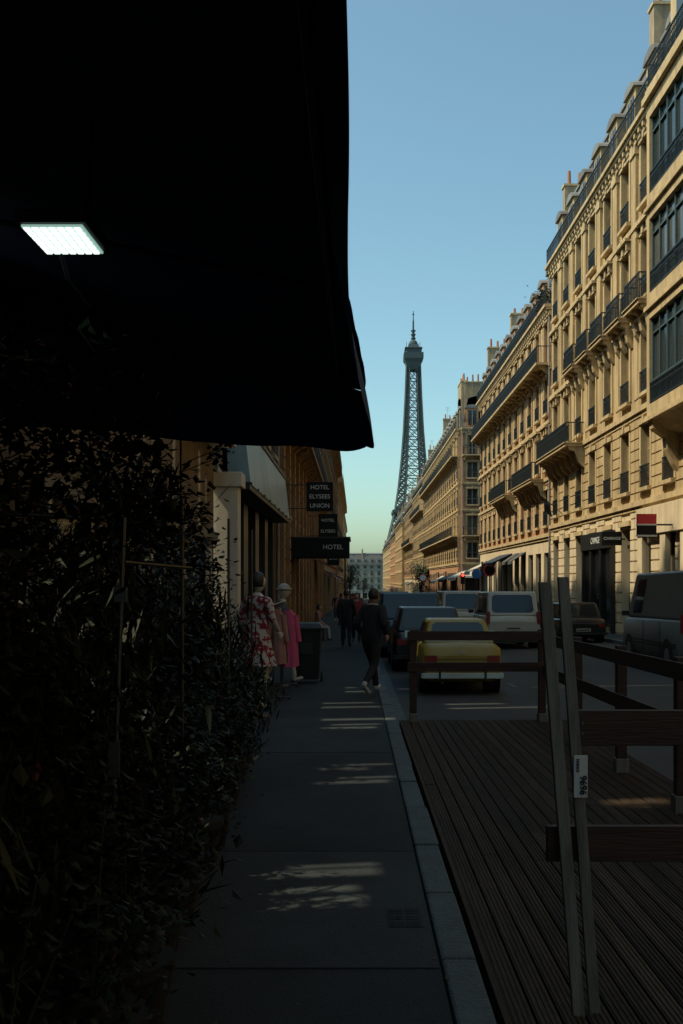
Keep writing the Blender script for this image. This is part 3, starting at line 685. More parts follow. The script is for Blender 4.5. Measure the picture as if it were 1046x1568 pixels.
# ---------------------------------------------------------------- vehicles
def wheel(mb,x,y,r,s):
    mb.cyl((x-s*.09,y,r),(x+s*.09,y,r),r,r,RUB,20); mb.cyl((x+s*.092,y,r),(x+s*.105,y,r),r*.62,r*.55,HUB,14)
def car(name,x,y,L,W,H,paint,belt=.9,gh=(.5,.9,2.3,2.9),nose=.75,chrome=False,wr=.31,flip=False,yaw=0,tall=False,panelvan=False):
    root=empty(name,(x,y,g(y)+ROAD+.003),(-math.atan(SL),0,(math.pi if flip else 0)+yaw))
    hw=W/2; b=MB()
    S=[(0.0,hw*.90,.34,belt-.22),(.04,hw*.955,.26,belt-.08),(.16,hw*.985,.22,belt-.01),(gh[0]+.1,hw,.20,belt),(L*.5,hw,.19,belt),(gh[3],hw,.20,belt-.01),(L-.45,hw*.975,.21,belt-.1+(nose-.75)*.3),(L-.12,hw*.93,.25,nose-.05),(L,hw*.82,.33,nose-.2)]
    rings=[]
    for (yy,w,z0,z1) in S:
        r=[];e=min(.10,(z1-z0)*.3); h=z1-z0
        prof=[(-w+e*1.5,z0),(-w+e*.3,z0+e*.6),(-w,z0+h*.35),(-w,z0+h*.55),(-w+e*.25,z1-e*.7),(-w+e*.9,z1-e*.15),(-w+e*2,z1+.0),(0,z1+.02)]
        for p in prof: r.append((p[0],yy,p[1]))
        for p in reversed(prof[:-1]): r.append((-p[0],yy,p[1]))
        rings.append(r)
    b.loft(rings,paint,cap=True); b.obj("body",root)
    c=MB(); z0=belt-.03; a0,a1,a2,a3=gh; wb=hw-.07; wt=hw-(.12 if tall else .2)
    lo=[(-wb,a0,z0),(wb,a0,z0),(wb,a3,z0),(-wb,a3,z0)]; hi=[(-wt,a1,H-.02),(wt,a1,H-.02),(wt,a2,H-.02),(-wt,a2,H-.02)]
    c.hexa(lo+hi,paint); c.obj("cabin",root,bevel=.07,seg=4)
    gl=MB()
    def panel(A,B,C,D,u0,u1,v0,v1,m,off=.006):
        A,B,C,D=map(Vector,(A,B,C,D)); n=(B-A).cross(D-A).normalized()*off
        f=lambda u,v:(A*(1-u)+B*u)*(1-v)+(D*(1-u)+C*u)*v+n
        pts=[];cu=.06;cv=.12
        for (u,v) in [(u0+cu*(u1-u0),v0),(u1-cu*(u1-u0),v0),(u1,v0+cv*(v1-v0)),(u1,v1-cv*(v1-v0)),(u1-cu*(u1-u0),v1),(u0+cu*(u1-u0),v1),(u0,v1-cv*(v1-v0)),(u0,v0+cv*(v1-v0))]: pts.append(f(u,v))
        gl.add(pts,[tuple(range(8))],m)
    panel(lo[0],lo[1],hi[1],hi[0],.09,.91,.14,.86,CARG)
    panel(lo[2],lo[3],hi[3],hi[2],.07,.93,.08,.9,CARG)
    ln=4 if panelvan else (3 if (a3-a0)>2.6 else 2)
    for k in range(ln):
        if panelvan and k<3: continue
        u0=.07+k*.86/ln; u1=.07+(k+1)*.86/ln-.03
        panel(lo[1],lo[2],hi[2],hi[1],u0,u1,.12,.86,CARG); panel(lo[3],lo[0],hi[0],hi[3],1-u1,1-u0,.12,.86,CARG)
    gl.obj("windows",root)
    d=MB()
    for s in(-1,1):
        for yy in (L*.19,L*.81):
            wheel(d,s*(hw-.10),yy,wr,s); d.cyl((s*(hw-.25),yy,wr+.02),(s*(hw+.004),yy,wr+.02),wr+.05,wr+.05,BLACK,22)
        d.box(s*(hw+.08)-.09,s*(hw+.08)+.09,gh[3]-.45,gh[3]-.37,belt+.02,belt+.15,BLACK if not chrome else CHROME)
        if panelvan:
            for z in (.55,.62): d.box(s*hw-.01,s*hw+.012,.3,L-.9,z,z+.03,BLACK)
            for yy in (1.5,2.9): d.box(s*hw-.01,s*hw+.003,yy,yy+.015,.35,belt-.08,BLACK)
    zl=belt-.33
    if tall:
        for s in(-1,1): d.box(s*(hw*.90)-.06,s*(hw*.90)+.06,.0,.12,belt-.3,belt+.12,REDL)
    else:
        for s in(-1,1): d.box(s*(hw*.76)-.11,s*(hw*.76)+.11,-.015,.1,zl,zl+.13,REDL)
    d.box(-.26,.26,-.02,.02,.42 if not tall else .62,.53 if not tall else .73,PLATE)
    d.box(-.22,.22,-.024,-.018,(.42 if not tall else .62)+.03,(.42 if not tall else .62)+.08,SHOPD)
    bm=CHROME if chrome else BLACK
    d.box(-hw*.95,hw*.95,-.09,.03,.30,.39,bm); d.box(-hw*.95,hw*.95,L-.04,L+.07,.32,.42,bm)
    for s in(-1,1): d.box(s*hw*.95-.03,s*hw*.95+.03,-.08,.3,.305,.385,bm)
    for s in(-1,1): d.cyl((s*hw*.68,L-.06,nose-.2),(s*hw*.68,L+.02,nose-.2),.09,.08,STICK,12)
    d.cyl((hw*.5,a1+.3,H-.03),(hw*.5+.0,a1+.05,H+.3),.006,.004,BLACK,5)
    if chrome:
        d.box(-wb*.93,wb*.93,a0-.0,a0+.02,z0+.06,z0+.075,CHROME)
        d.cyl((0,-.005,belt-.14),(0,.05,belt-.14),.02,.02,CHROME,10)
        d.cyl((-.35,-.02,.22),(-.35,.3,.24),.025,.025,METAL,8)
        for s in (-1,1):
            d.box(s*hw*.55-.02,s*hw*.55+.02,-.12,-.08,.27,.43,BLACK)
        d.box(-.5,.5,-.012,.02,belt-.27,belt-.262,BLACK)
    d.obj("trim",root,bevel=.008)
    return root
car("vintage_car",1.88,17.6,3.7,1.46,1.34,YEL,belt=.90,gh=(.52,.98,2.15,2.75),nose=.72,chrome=True,wr=.29)
car("parked_car",1.70,22.8,4.0,1.7,1.5,CBLK,belt=.95,gh=(.10,.45,2.3,3.0),nose=.78)
car("parked_suv",1.55,28.0,4.6,1.88,1.85,CNAV,belt=1.1,gh=(.1,.38,2.9,3.6),nose=.95,wr=.36,tall=True)
car("parked_car",1.75,35.5,4.3,1.75,1.5,CGRY,belt=.95,gh=(.12,.45,2.5,3.2))
car("parked_car",1.75,41.5,4.3,1.75,1.6,CBLK,belt=.95,gh=(.12,.45,2.5,3.2))
car("parked_van",1.75,48,4.8,1.85,1.95,CGRY,belt=1.1,gh=(.08,.2,3.4,4.2),tall=True)
car("minivan",5.15,32.5,4.4,1.83,1.9,CWHT,belt=1.1,gh=(.1,.42,3.0,3.8),nose=.95,wr=.33,tall=True)
car("minivan",4.4,41.0,4.5,1.85,1.95,CWHT,belt=1.1,gh=(.1,.3,3.2,4.0),nose=.95,wr=.33,tall=True)
car("moving_car",4.5,50.0,4.4,1.8,1.6,CGRY,belt=1.0,gh=(.12,.45,2.6,3.3),flip=True)
car("moving_car",4.5,66.0,4.2,1.75,1.5,CBLK)
car("moving_car",4.2,82.0,4.2,1.75,1.5,CWHT)
for k,(yy,pm) in enumerate([(55,CWHT),(61,CBLK),(67,CGRY),(73,CBLK),(79,CNAV)]): car("parked_car",1.75,yy,4.2,1.75,1.55,pm)
car("delivery_van",8.25,22.3,5.2,1.95,2.35,CVAN,belt=1.2,gh=(.06,.12,3.9,4.65),nose=1.05,wr=.34,panelvan=True,tall=True)
for yy,pm in [(36.5,CBLK),(42.5,CNAV),(58,CBLK),(64,CGRY),(70,CWHT)]: car("parked_car",8.35,yy,4.2,1.75,1.5,pm)

# ---------------------------------------------------------------- people
def skinbody(root,J,E,seg_m,name="body"):
    names=list(J.keys()); me=bpy.data.meshes.new(name); me.from_pydata([J[n][0] for n in names],[(names.index(a),names.index(b)) for a,b in E],[])
    ob=bpy.data.objects.new(name,me); scene.collection.objects.link(ob)
    ob.modifiers.new("s",'SKIN'); sd=ob.modifiers.new("d",'SUBSURF'); sd.levels=2; sd.render_levels=2
    for i,n in enumerate(names):
        sv=me.skin_vertices[0].data[i]; r=J[n][1]; sv.radius=r if isinstance(r,tuple) else (r,r); sv.use_root=(n=="pelvis")
    dg=bpy.context.evaluated_depsgraph_get(); ev=ob.evaluated_get(dg); nm=bpy.data.meshes.new_from_object(ev)
    bpy.data.objects.remove(ob)
    ms=[];
    for m in seg_m.values():
        if m not in ms: ms.append(m)
    nm.materials.clear()
    for m in ms: nm.materials.append(m)
    segs=[(Vector(J[a][0]),Vector(J[b][0]),ms.index(seg_m[(a,b)])) for a,b in E]
    for p in nm.polygons:
        c=p.center; best=1e9;bi=0
        for a,b,mi in segs:
            d=b-a; t=max(0,min(1,(c-a).dot(d)/d.length_squared)); q=(a+d*t-c).length
            if q<best: best=q;bi=mi
        p.material_index=bi; p.use_smooth=True
    o2=bpy.data.objects.new(name,nm); scene.collection.objects.link(o2); o2.parent=root; return o2
def hand(root,w,d,side,m,nm):
    mb=MB(); w=Vector(w); d=Vector(d).normalized(); f=Vector((0,1,0)); f=(f-d*f.dot(d)).normalized(); o=d.cross(f)*side
    pal=w+d*.09
    pts=[]
    for q,hw_,ht in ((w,.024,.018),(w+d*.05,.038,.017),(pal,.040,.013)):
        pts.append([tuple(q+f*hw_+o*ht),tuple(q-f*hw_+o*ht),tuple(q-f*hw_-o*ht),tuple(q+f*hw_-o*ht)])
    mb.loft(pts,m,cap=True)
    for k,(l) in enumerate((.068,.076,.07,.055)):
        b=pal+f*(.030-.02*k)-d*.008; k1=b+d*l*.5-o*.006; k2=k1+d*l*.42-o*.02
        mb.cyl(b,k1,.009,.0085,m,6); mb.cyl(k1,k2,.0085,.006,m,6)
    b=w+d*.03+f*.03; k1=b+d*.03+f*.025; k2=k1+d*.03+f*.006; mb.cyl(b,k1,.011,.009,m,6); mb.cyl(k1,k2,.009,.007,m,6)
    mb.obj(nm,root)
def head(root,c,hair,skin,long=False,hat=None,tilt=0):
    mb=MB()
    def fn(p):
        q=p.copy()
        if q.z<0: q.x*=1-.28*abs(q.z); q.y=q.y*(1-.15*abs(q.z))+.08*abs(q.z)
        return q
    mb.ell(c,(.076,.095,.118),skin,16,12,fn)
    cx,cy,cz=c
    mb.cyl((cx,cy+.085,cz+.02),(cx,cy+.108,cz-.025),.008,.015,skin,6)
    for s in(-1,1):
        mb.ell((cx+s*.077,cy-.005,cz-.01),(.012,.022,.032),skin,8,6)
        mb.ell((cx+s*.03,cy+.083,cz+.008),(.012,.008,.007),HAIR,8,6)
    mb.ell((cx,cy+.088,cz-.058),(.024,.008,.007),CL_RED if skin is SKIN else skin,8,4)
    if hair:
        def fh(p):
            q=p.copy()
            if q.y>.3 and q.z<.45: q.y=.3+(q.y-.3)*.1
            if q.z<-.55 and not long: q.z=-.55+(q.z+.55)*.25
            k=1+.05*math.sin(9*p.x+7*p.y)+.04*math.sin(13*p.z); q.x*=k; q.y*=k
            return q
        mb.ell((cx,cy-.018,cz+.018),(.088,.102,.122),hair,16,12,fh)
        if long: mb.ell((cx,cy-.07,cz-.1),(.075,.045,.16),hair,12,10)
    if hat:
        mb.ell((cx,cy,cz+.06),(.09,.105,.09),hat,14,8); mb.cyl((cx,cy,cz+.045),(cx,cy,cz+.06),.15,.145,hat,20)
    mb.obj("head",root)
def person(name,x,y,head_ang,J,top,bot,shoe,hair,sc=1.0,skin=SKIN,long=False,hat=None,z=0,handsm=None,jac=1.0,slv=None,legm=None,slim=1.0):
    root=empty(name,(x,y,g(y)+z),(0,0,head_ang)); root.scale=(sc,sc,sc)
    P=dict(J)
    R={'pelvis':(.14*jac,.115*jac),'waist':(.135*jac,.105*jac),'chest':(.165*jac,.12*jac),'neckb':(.10,.085),'neck':.058,'shL':.08*jac,'shR':.08*jac,'elL':.056*jac,'elR':.056*jac,'wrL':.036*jac,'wrR':.036*jac,'hiL':.105,'hiR':.105,'knL':.07,'knR':.07,'anL':.052,'anR':.052,'heL':.042,'heR':.042,'toL':.034,'toR':.034}
    if slim<1:
        R={k:(tuple(q*slim for q in v) if isinstance(v,tuple) else v*slim) for k,v in R.items()}
    J2={k:(P[k],R[k]) for k in R}
    E=[('pelvis','waist'),('waist','chest'),('chest','neckb'),('neckb','neck'),('chest','shL'),('chest','shR'),('shL','elL'),('elL','wrL'),('shR','elR'),('elR','wrR'),('pelvis','hiL'),('hiL','knL'),('knL','anL'),('anL','heL'),('heL','toL'),('pelvis','hiR'),('hiR','knR'),('knR','anR'),('anR','heR'),('heR','toR')]
    M={}
    for e in E:
        a,b=e
        if b in('neck',): M[e]=skin
        elif b[:2] in('kn','an') : M[e]=bot if (legm is None) else legm
        elif b[:2] in('he','to'): M[e]=shoe
        elif b[:2]=='hi': M[e]=bot
        elif b[:2] in('wr',) and slv is not None: M[e]=slv
        else: M[e]=top
    skinbody(root,J2,E,M)
    n=Vector(P['neck']); head(root,(n.x,n.y+.02,n.z+.115),hair,skin,long,hat)
    for s,k in((-1,'L'),(1,'R')):
        w=Vector(P['wr'+k]); e=Vector(P['el'+k]); hand(root,w+(w-e).normalized()*.02,(w-e)+Vector((0,0,-.1)),s,handsm or skin,'hand_'+k)
    return root
def pose(stride=.0,lean=.0,armsw=.0,kn=.0):
    s=stride
    return {'pelvis':(0,0,.95),'waist':(0,.01+lean*.3,1.10),'chest':(0,.02+lean*.7,1.30),'neckb':(0,.02+lean,1.455),'neck':(0,.03+lean*1.2,1.51),
     'shL':(-.185,.01+lean,1.405),'shR':(.185,.01+lean,1.405),
     'elL':(-.255,-armsw*.45+lean*.5,1.13),'elR':(.255,armsw*.45+lean*.5,1.13),
     'wrL':(-.25,-armsw*.7+.06,.90),'wrR':(.25,armsw*1.0+.08,.92),
     'hiL':(-.095,.01,.88),'hiR':(.095,.01,.88),
     'knL':(-.10,s*.55+.03,.50),'anL':(-.10,s*.9,.10),'heL':(-.10,s*.9-.03,.05),'toL':(-.11,s*.9+.16,.045+ (0.05 if s>0.1 else 0)),
     'knR':(.10,-s*.25+.05,.49),'anR':(.10,-s*.95-.0,.14+abs(s)*.2),'heR':(.10,-s*1.0-.03,.10+abs(s)*.22),'toR':(.11,-s*.95+.13,.04)}
pw=pose(.40,.05,.0)
pw.update({'elL':(-.27,-.05,1.15),'elR':(.27,-.05,1.15),'wrL':(-.22,.12,.99),'wrR':(.22,.12,.99)})
person("walking_man",.25,16.5,math.radians(-30),pw,CL_BLK,CL_BLK,SHOE,HAIR,1.0,jac=1.22)
person("pedestrian",-.3,31,0,pose(.2,.02,.1),CL_BLK,CL_NAV,SHOEB,HAIR,1.03,jac=1.1)
person("pedestrian",.02,34,math.pi,pose(.25,.0,.1),CL_RED,CL_BLK,SHOEB,HAIRB,.98)
person("pedestrian",-.35,43,math.pi,pose(.2,.0,.1),CL_RED,CL_JEA,SHOE,HAIR,1.0)
person("pedestrian",.15,55,0,pose(.2,.0,.1),CL_GRY,CL_JEA,SHOE,HAIRB,1.0)
person("pedestrian",-.75,50,0,pose(.22,.0,.1),CL_SAL,CL_NAV,SHOE,HAIR,.98)
person("pedestrian",-1.2,62,math.pi,pose(.2,.0,.1),CL_NAV,CL_GRY,SHOE,HAIR,1.0)
person("pedestrian",-.2,70,0,pose(.2,.0,.1),CL_RED,CL_JEA,SHOE,HAIR,1.0)
person("pedestrian",10.1,48,math.pi,pose(.2,.0,.1),CL_NAV,CL_JEA,SHOE,HAIR,1.0)
person("pedestrian",10.2,66,0,pose(.2,.0,.1),CL_GRY,CL_BLK,SHOE,HAIRB,1.0)
st=pose(0,.03,0)
st.update({'knL':(-.12,.42,.92),'knR':(.12,.40,.90),'anL':(-.12,.46,.50),'anR':(.13,.44,.48),'heL':(-.12,.45,.45),'heR':(.13,.43,.43),'toL':(-.12,.60,.45),'toR':(.13,.58,.43),'wrL':(-.16,.26,1.0),'wrR':(.16,.26,1.0)})
person("seated_person",-1.40,36.0,math.radians(-75),st,CL_SAL,CL_WHT,SHOEB,HAIR,.97,z=-.40,slv=SKIN)
mb=MB(); mb.box(-1.90,-1.15,35.5,36.5,g(36)-.02,g(36)+.42,SHOPD); mb.box(-1.95,-1.10,35.45,36.55,g(36)+.42,g(36)+.45,WOOD); mb.obj("bench",bevel=.01)
def skirt(root,z0,z1,r0,r1,m,nm,cy=0):
    mb=MB(); rings=[]
    for k in range(9):
        t=k/8; r=r0+(r1-r0)*t; ring=[]
        for i in range(48):
            a=2*math.pi*i/48; rr=r*(1+.07*t*math.sin(a*8)+.03*t*math.sin(a*13)); ring.append((rr*math.cos(a)*1.05,cy+rr*math.sin(a)*.85,z0+(z1-z0)*t))
        rings.append(ring)
    mb.loft(rings,m); mb.obj(nm,root)
def stand(x,y,zt):
    mb=MB(); mb.cyl((x,y,g(y)+.002),(x,y,g(y)+.03),.20,.19,METAL,24); mb.cyl((x,y,g(y)+.03),(x,y,g(y)+zt),.015,.015,METAL,8); return mb
pm=pose(.05,0,0); pm.update({'wrL':(-.27,.12,.95),'wrR':(.2,.2,1.0),'elR':(.27,0,1.15)})
m1=person("dress_mannequin",-1.36,13.6,math.radians(-35),pm,FLORAL,MANN,MANN,HAIR,1.08,skin=MANN,z=.06,handsm=MANN,slv=MANN,slim=.86)
skirt(m1,1.16,.58,.125,.27,FLORAL,"skirt")
stand(-1.36,13.6,.9).obj("mannequin_stand")
pm2=pose(.28,0,0); pm2.update({'wrL':(-.27,.02,.92),'wrR':(.27,.02,.92)})
m2=person("trouser_mannequin",-1.36,18.1,math.radians(-80),pm2,CL_GRY,MANN,MANN,None,1.03,skin=MANN,z=.03,handsm=MANN,hat=CL_WHT,slim=.88)
stand(-1.36,18.1,.9).obj("mannequin_stand")
# clothes rack
def garment(mb,cx,cy,zt,hl,m,wd=.20,dp=.035,ph=0,along='x'):
    rings=[]
    for t in (0,.04,.10,.3,.6,.85,1):
        w=.05+(wd-.05)*min(1,t*9)+.05*t; d=dp*(.6+.9*t); ring=[]
        for i in range(28):
            a=2*math.pi*i/28; k=1+.22*t*math.sin(7*a+ph)
            ring.append((cx+w*math.cos(a)*(1+.04*math.sin(5*a)),cy+d*math.sin(a)*k,zt-hl*t+.012*math.sin(3*a+ph)*t))
        rings.append(ring)
    mb.loft(rings,m)
    for s in (-1,1):   # sleeves
        mb.cyl((cx+s*wd*.85,cy,zt-.09),(cx+s*(wd+.05),cy-.02,zt-.52),.055,.045,m,8)
rt=empty("clothes_rack"); mb=MB()
z=g(16.4)
for y in (15.7,17.7):
    mb.cyl((-1.30,y,z+.05),(-1.30,y,z+1.5),.014,.014,METAL,8); mb.cyl((-1.56,y,z+.05),(-1.04,y,z+.05),.014,.014,METAL,8)
    for x in(-1.54,-1.06): mb.cyl((x-.02,y,z+.028),(x+.02,y,z+.028),.028,.028,BLACK,10)
mb.cyl((-1.30,15.6,z+1.5),(-1.30,17.8,z+1.5),.014,.014,METAL,8)
for k in range(15):
    y=16.05+k*.11; m=random.choice([CL_JEA,CL_SAL,CL_GRY,CL_BLK,CL_NAV,CL_RED]) 
    garment(mb,-1.34+U(-.02,.02),y,z+1.43,U(.7,.95),m,U(.15,.19),.03,k); mb.cyl((-1.30,y,z+1.5),(-1.33,y,z+1.42),.004,.004,METAL,4)
garment(mb,-1.10,16.3,z+1.40,.92,CL_PNK,.12,.10,2); mb.cyl((-1.30,16.3,z+1.5),(-1.10,16.3,z+1.41),.006,.006,METAL,5)
garment(mb,-1.26,15.95,z+1.42,.88,CL_SAL,.10,.07,4)
mb.obj("rail_and_garments",rt)
rt=empty("wheelie_bin"); mb=MB(); x0,y0=-.92,18.7; z=g(18.7)
mb.hexa([(x0-.22,y0-.24,z+.08),(x0+.22,y0-.24,z+.08),(x0+.22,y0+.24,z+.08),(x0-.22,y0+.24,z+.08),(x0-.28,y0-.33,z+1.0),(x0+.28,y0-.33,z+1.0),(x0+.28,y0+.3,z+1.0),(x0-.28,y0+.3,z+1.0)],BLACK)
mb.box(x0-.305,x0+.305,y0-.36,y0+.33,z+1.0,z+1.045,BLACK); mb.hexa([(x0-.3,y0-.35,z+1.046),(x0+.3,y0-.35,z+1.046),(x0+.3,y0+.32,z+1.046),(x0-.3,y0+.32,z+1.046),(x0-.24,y0-.25,z+1.12),(x0+.24,y0-.25,z+1.12),(x0+.24,y0+.25,z+1.12),(x0-.24,y0+.25,z+1.12)],BLACK)
for s in(-1,1): mb.cyl((x0+s*.25,y0+.2,z+.1),(x0+s*.29,y0+.2,z+.1),.1,.1,RUB,16)
mb.cyl((x0-.26,y0+.37,z+.98),(x0+.26,y0+.37,z+.98),.018,.018,BLACK,8); mb.box(x0-.12,x0+.12,y0-.325,y0-.27,z+.55,z+.75,SHOPD)
mb.obj("bin_body",rt,bevel=.02)

# ---------------------------------------------------------------- signs
def hsign(name,x0,x1,y,z0,z1,lines,size,th=.1):
    rt=empty(name); mb=MB(); mb.box(x0,x1,y,y+th,z0,z1,SIGNK); mb.cyl((XL,y+th/2,z1-.1),(x0,y+th/2,z1-.1),.02,.02,IRON,6); mb.cyl((XL,y+th/2,z0+.1),(x0,y+th/2,z0+.1),.02,.02,IRON,6)
    mb.obj("board",rt,bevel=.01); n=len(lines)
    for i,t in enumerate(lines): text("lettering",t,((x0+x1)/2,y-.006,z1-(z1-z0)*(i+.6)/(n+.2)),(math.radians(90),0,0),size,SIGNW,rt)
hsign("hotel_sign",-1.74,-.80,35,4.05,5.08,["HOTEL","ELYSEES","UNION"],.21)
hsign("hotel_sign",-1.88,-.92,50,3.75,4.95,["HOTEL","ELYSEES"],.21)
hsign("shop_sign",-1.9,-1.1,66,2.6,3.5,["BAR"],.3)
rt=empty("hotel_canopy"); mb=MB(); mb.box(-2.55,-.25,37,40.5,2.5,3.18,SIGNK); mb.box(-2.56,-.2,36.95,40.55,3.18,3.24,IRON)
mb.cyl((-.4,37.1,g(37)),(-.4,37.1,2.5),.03,.03,IRON,8)
mb.obj("canopy",rt); text("lettering","HOTEL",(-.85,36.94,2.85),(math.radians(90),0,0),.24,SIGNW,rt)
for (y0,y1,z,m) in ((56,61,2.0,CL_RED),(78,84,1.5,CL_NAV),(92,98,1.2,CL_RED)):
    rt=empty("shop_awning"); mb=MB(); mb.hexa([(-2.5,y0,z+.85),(-1.1,y0,z+.2),(-1.1,y1,z+.2),(-2.5,y1,z+.85),(-2.5,y0,z+.9),(-1.1,y0,z+.25),(-1.1,y1,z+.25),(-2.5,y1,z+.9)],m); mb.box(-1.12,-1.09,y0,y1,z-.05,z+.22,m); mb.obj("canvas",rt)
rt=empty("bank_sign"); mb=MB(); ys=33.5
mb.box(9.48,10.12,ys,ys+.14,3.52,3.86,SIGNR); mb.box(9.48,10.12,ys,ys+.14,3.16,3.48,SIGNK); mb.box(9.47,10.13,ys-.005,ys+.145,3.475,3.525,SIGNW); mb.cyl((10.12,ys+.07,3.5),(11,ys+.07,3.5),.03,.03,IRON,6); mb.box(9.46,10.14,ys+.01,ys+.13,3.1,3.155,SIGNW); mb.obj("board",rt)
rt=empty("shopfront"); mb=MB(); F=Fr(mb,(XR,42.0),(0,1),(-1,0))
F.box(0,5.5,.06,.28,3.0,3.75,SHOPD)
for u in (0,1.8,3.6,5.25): F.box(u,u+.22,.05,.24,-.8,3.0,SHOPD)
for u in (.22,2.02,3.82): F.box(u,u+1.4,.05,.1,-.4,2.98,SHOPG)
mb.obj("front",rt,bevel=.01); text("lettering","CHANGE",(XR-.29,44.6,3.38),(math.radians(90),0,math.radians(-90)),.4,SIGNW,rt)
rt=empty("projecting_sign"); mb=MB(); mb.box(10.05,10.85,40.6,40.75,3.05,3.6,SIGNK); mb.cyl((10.8,40.67,3.3),(11,40.67,3.3),.03,.03,IRON,6); mb.obj("board",rt); text("lettering","CHANGE",(10.45,40.59,3.32),(math.radians(90),0,0),.17,SIGNW,rt)
rt=empty("shopfront"); mb=MB(); F=Fr(mb,(XR,24.0),(0,1),(-1,0))
F.box(0,14.0,.06,.32,3.3,4.3,WHITEW)
for u in (0,2.1,4.2,6.3,8.4,10.6,13.4): F.box(u,u+.6,.06,.26,-.8,3.3,WHITEW)
mb.obj("front",rt,bevel=.01)
rt=empty("flag"); mb=MB(); mb.cyl((11,52,4.9),(9.6,51.6,6.0),.02,.015,METAL,6)
pts=[];fc=[]
for k in range(9):
    for j in range(4): pts.append((9.65+.13*j+.02*k,51.6+.03*j+.06*math.sin(k*1.1+j),5.93-.09*j-.10*k))
for k in range(8):
    for j in range(3): fc.append((k*4+j,k*4+j+1,k*4+j+5,k*4+j+4))
mb.add(pts,fc,CL_NAV,True); mb.obj("cloth",rt)
for (y0,y1,z,m) in ((84,88,2.1,CL_WHT),(96,104,1.6,CL_WHT),(108,116,1.4,SIGNK),(120,128,1.2,CL_WHT),(70,76,2.6,SHOPD)):
    rt=empty("shop_awning"); mb=MB(); mb.hexa([(11,y0,z+.85),(9.6,y0,z+.2),(9.6,y1,z+.2),(11,y1,z+.85),(11,y0,z+.9),(9.6,y0,z+.25),(9.6,y1,z+.25),(11,y1,z+.9)],m); mb.box(9.58,9.61,y0,y1,z-.05,z+.22,m); mb.obj("canvas",rt)
def pole_sign(name,x,y,h,r,m1,m2):
    rt=empty(name); mb=MB(); z=g(y); mb.cyl((x,y,z),(x,y,z+h+.2),.035,.03,IRON,10); mb.cyl((x,y,z),(x,y,z+.4),.06,.05,IRON,10)
    mb.cyl((x,y-.04,z+h),(x,y-.055,z+h),r,r,m1,28); mb.cyl((x,y-.056,z+h),(x,y-.06,z+h),r*.78,r*.78,m2,28)
    mb.obj("pole",rt)
pole_sign("no_entry_sign",9.65,72,3.4,.45,SIGNR,SIGNK)
pole_sign("traffic_sign",7.0,104,3.4,.4,SIGNR,SIGNW)
pole_sign("traffic_sign",9.7,80,3.3,.4,SIGNB,SIGNB)
rt=empty("traffic_light"); mb=MB(); x,y=9.65,90; z=g(y)
mb.cyl((x,y,z),(x,y,z+3.3),.06,.05,IRON,10); mb.box(x-.17,x+.17,y-.2,y+.1,z+2.6,z+3.6,BLACK)
for k,m in enumerate((SHOPD,SHOPD,TLRED)): mb.cyl((x,y-.2,z+2.77+k*.32),(x,y-.23,z+2.77+k*.32),.13,.13,m,16); mb.box(x-.13,x+.13,y-.38,y-.2,z+2.9+k*.32,z+2.92+k*.32,BLACK)
mb.obj("signal",rt)
for y in (20.8,26,40,60,80):
    rt=empty("bollard"); mb=MB(); x=9.7; z=g(y); mb.cyl((x,y,z),(x,y,z+.9),.05,.045,IRON,12); mb.ell((x,y,z+.95),(.07,.07,.07),IRON,12,8); mb.cyl((x,y,z+.75),(x,y,z+.8),.06,.06,IRON,12); mb.obj("post",rt)
bush("terrace_plant",(11.0,58,18.0),(.5,1.2,.5),350,.2,pot=False,flowers=25,leaves=LEAFT)
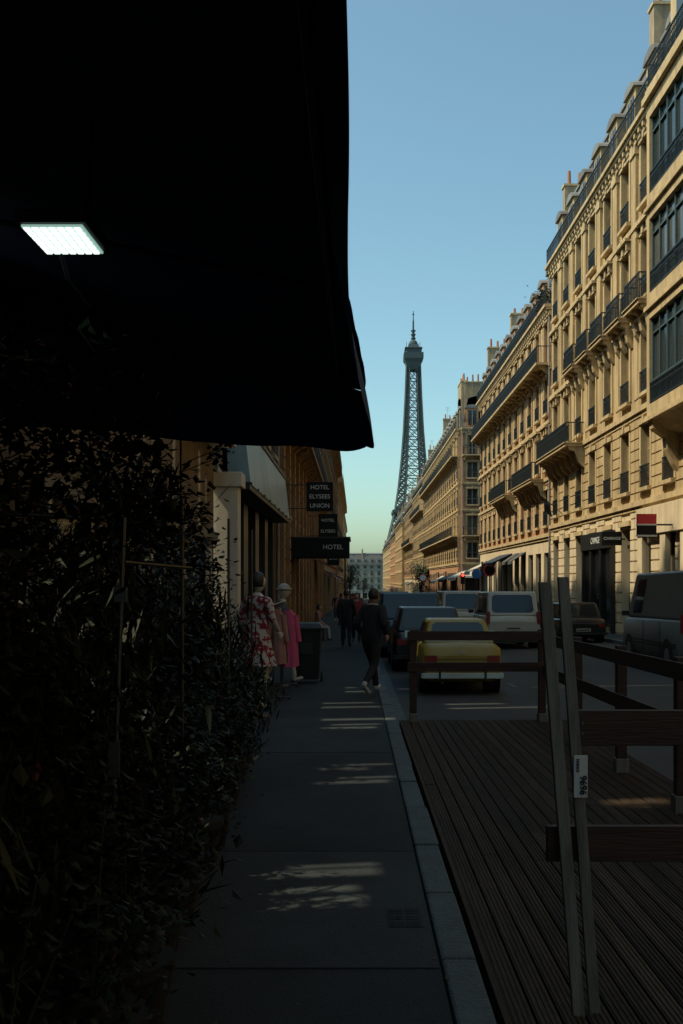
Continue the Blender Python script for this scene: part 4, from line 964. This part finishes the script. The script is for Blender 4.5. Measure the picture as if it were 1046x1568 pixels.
def tree(name,x,y,h,r):
    rt=empty(name); mb=MB(); z=g(y); mb.cyl((x,y,z),(x,y,z+h*.5),.2,.13,STEM,8)
    cl=[]
    for k in range(14):
        a=U(0,6.28); q=Vector((x+math.cos(a)*r*U(.2,.9),y+math.sin(a)*r*U(.2,.9),z+h*U(.45,.95))); cl.append(q); mb.cyl((x,y,z+h*U(.3,.5)),q,.06,.02,STEM,5,False)
    for i in range(1300):
        q=random.choice(cl)+Vector((random.gauss(0,.5),random.gauss(0,.5),random.gauss(0,.45))); leaf(mb,q,Vector((U(-1,1),U(-1,1),U(-1,1))),.34,.22,random.choice(LEAFT))
    mb.obj("crown",rt)
tree("street_tree",-1.2,200,7.5,1.8); tree("street_tree",3.0,385,8,3); tree("street_tree",9.8,150,6,1.6)

# ---------------------------------------------------------------- camera, light, world
cam=bpy.data.cameras.new("camera"); co=bpy.data.objects.new("camera",cam); scene.collection.objects.link(co)
co.location=(0,0,1.65); co.rotation_euler=(math.radians(90),0,0)
cam.sensor_fit='VERTICAL'; cam.sensor_height=36; cam.sensor_width=24; cam.lens=35; cam.shift_x=-22/1569; cam.shift_y=103.5/1569; cam.clip_end=8000; cam.clip_start=.05
scene.camera=co
d=Vector((-1,-TY,TZ)).normalized(); el=math.asin(d.z); rotz=math.atan2(d.x,d.y)
sun=bpy.data.lights.new("sun",'SUN'); sun.energy=5.0; sun.angle=math.radians(1.1); sun.color=(1,.85,.60)
so=bpy.data.objects.new("sun",sun); so.rotation_euler=(-d).to_track_quat('-Z','Y').to_euler(); scene.collection.objects.link(so)
w=bpy.data.worlds.new("World"); scene.world=w; w.use_nodes=True; N=w.node_tree.nodes; bg=N["Background"]
sky=N.new("ShaderNodeTexSky"); sky.sky_type='NISHITA'; sky.sun_disc=False; sky.sun_elevation=el; sky.sun_rotation=rotz%(2*math.pi); sky.air_density=1.0; sky.dust_density=2.0; sky.ozone_density=1.0
mx=N.new("ShaderNodeMix"); mx.data_type='RGBA'; mx.blend_type='MULTIPLY'; mx.inputs[0].default_value=1; mx.inputs[7].default_value=(1.04,1.32,1.14,1)
w.node_tree.links.new(sky.outputs[0],mx.inputs[6]); w.node_tree.links.new(mx.outputs[2],bg.inputs[0]); bg.inputs[1].default_value=.15
scene.view_settings.view_transform='Standard'; scene.view_settings.look='None'; scene.view_settings.exposure=0
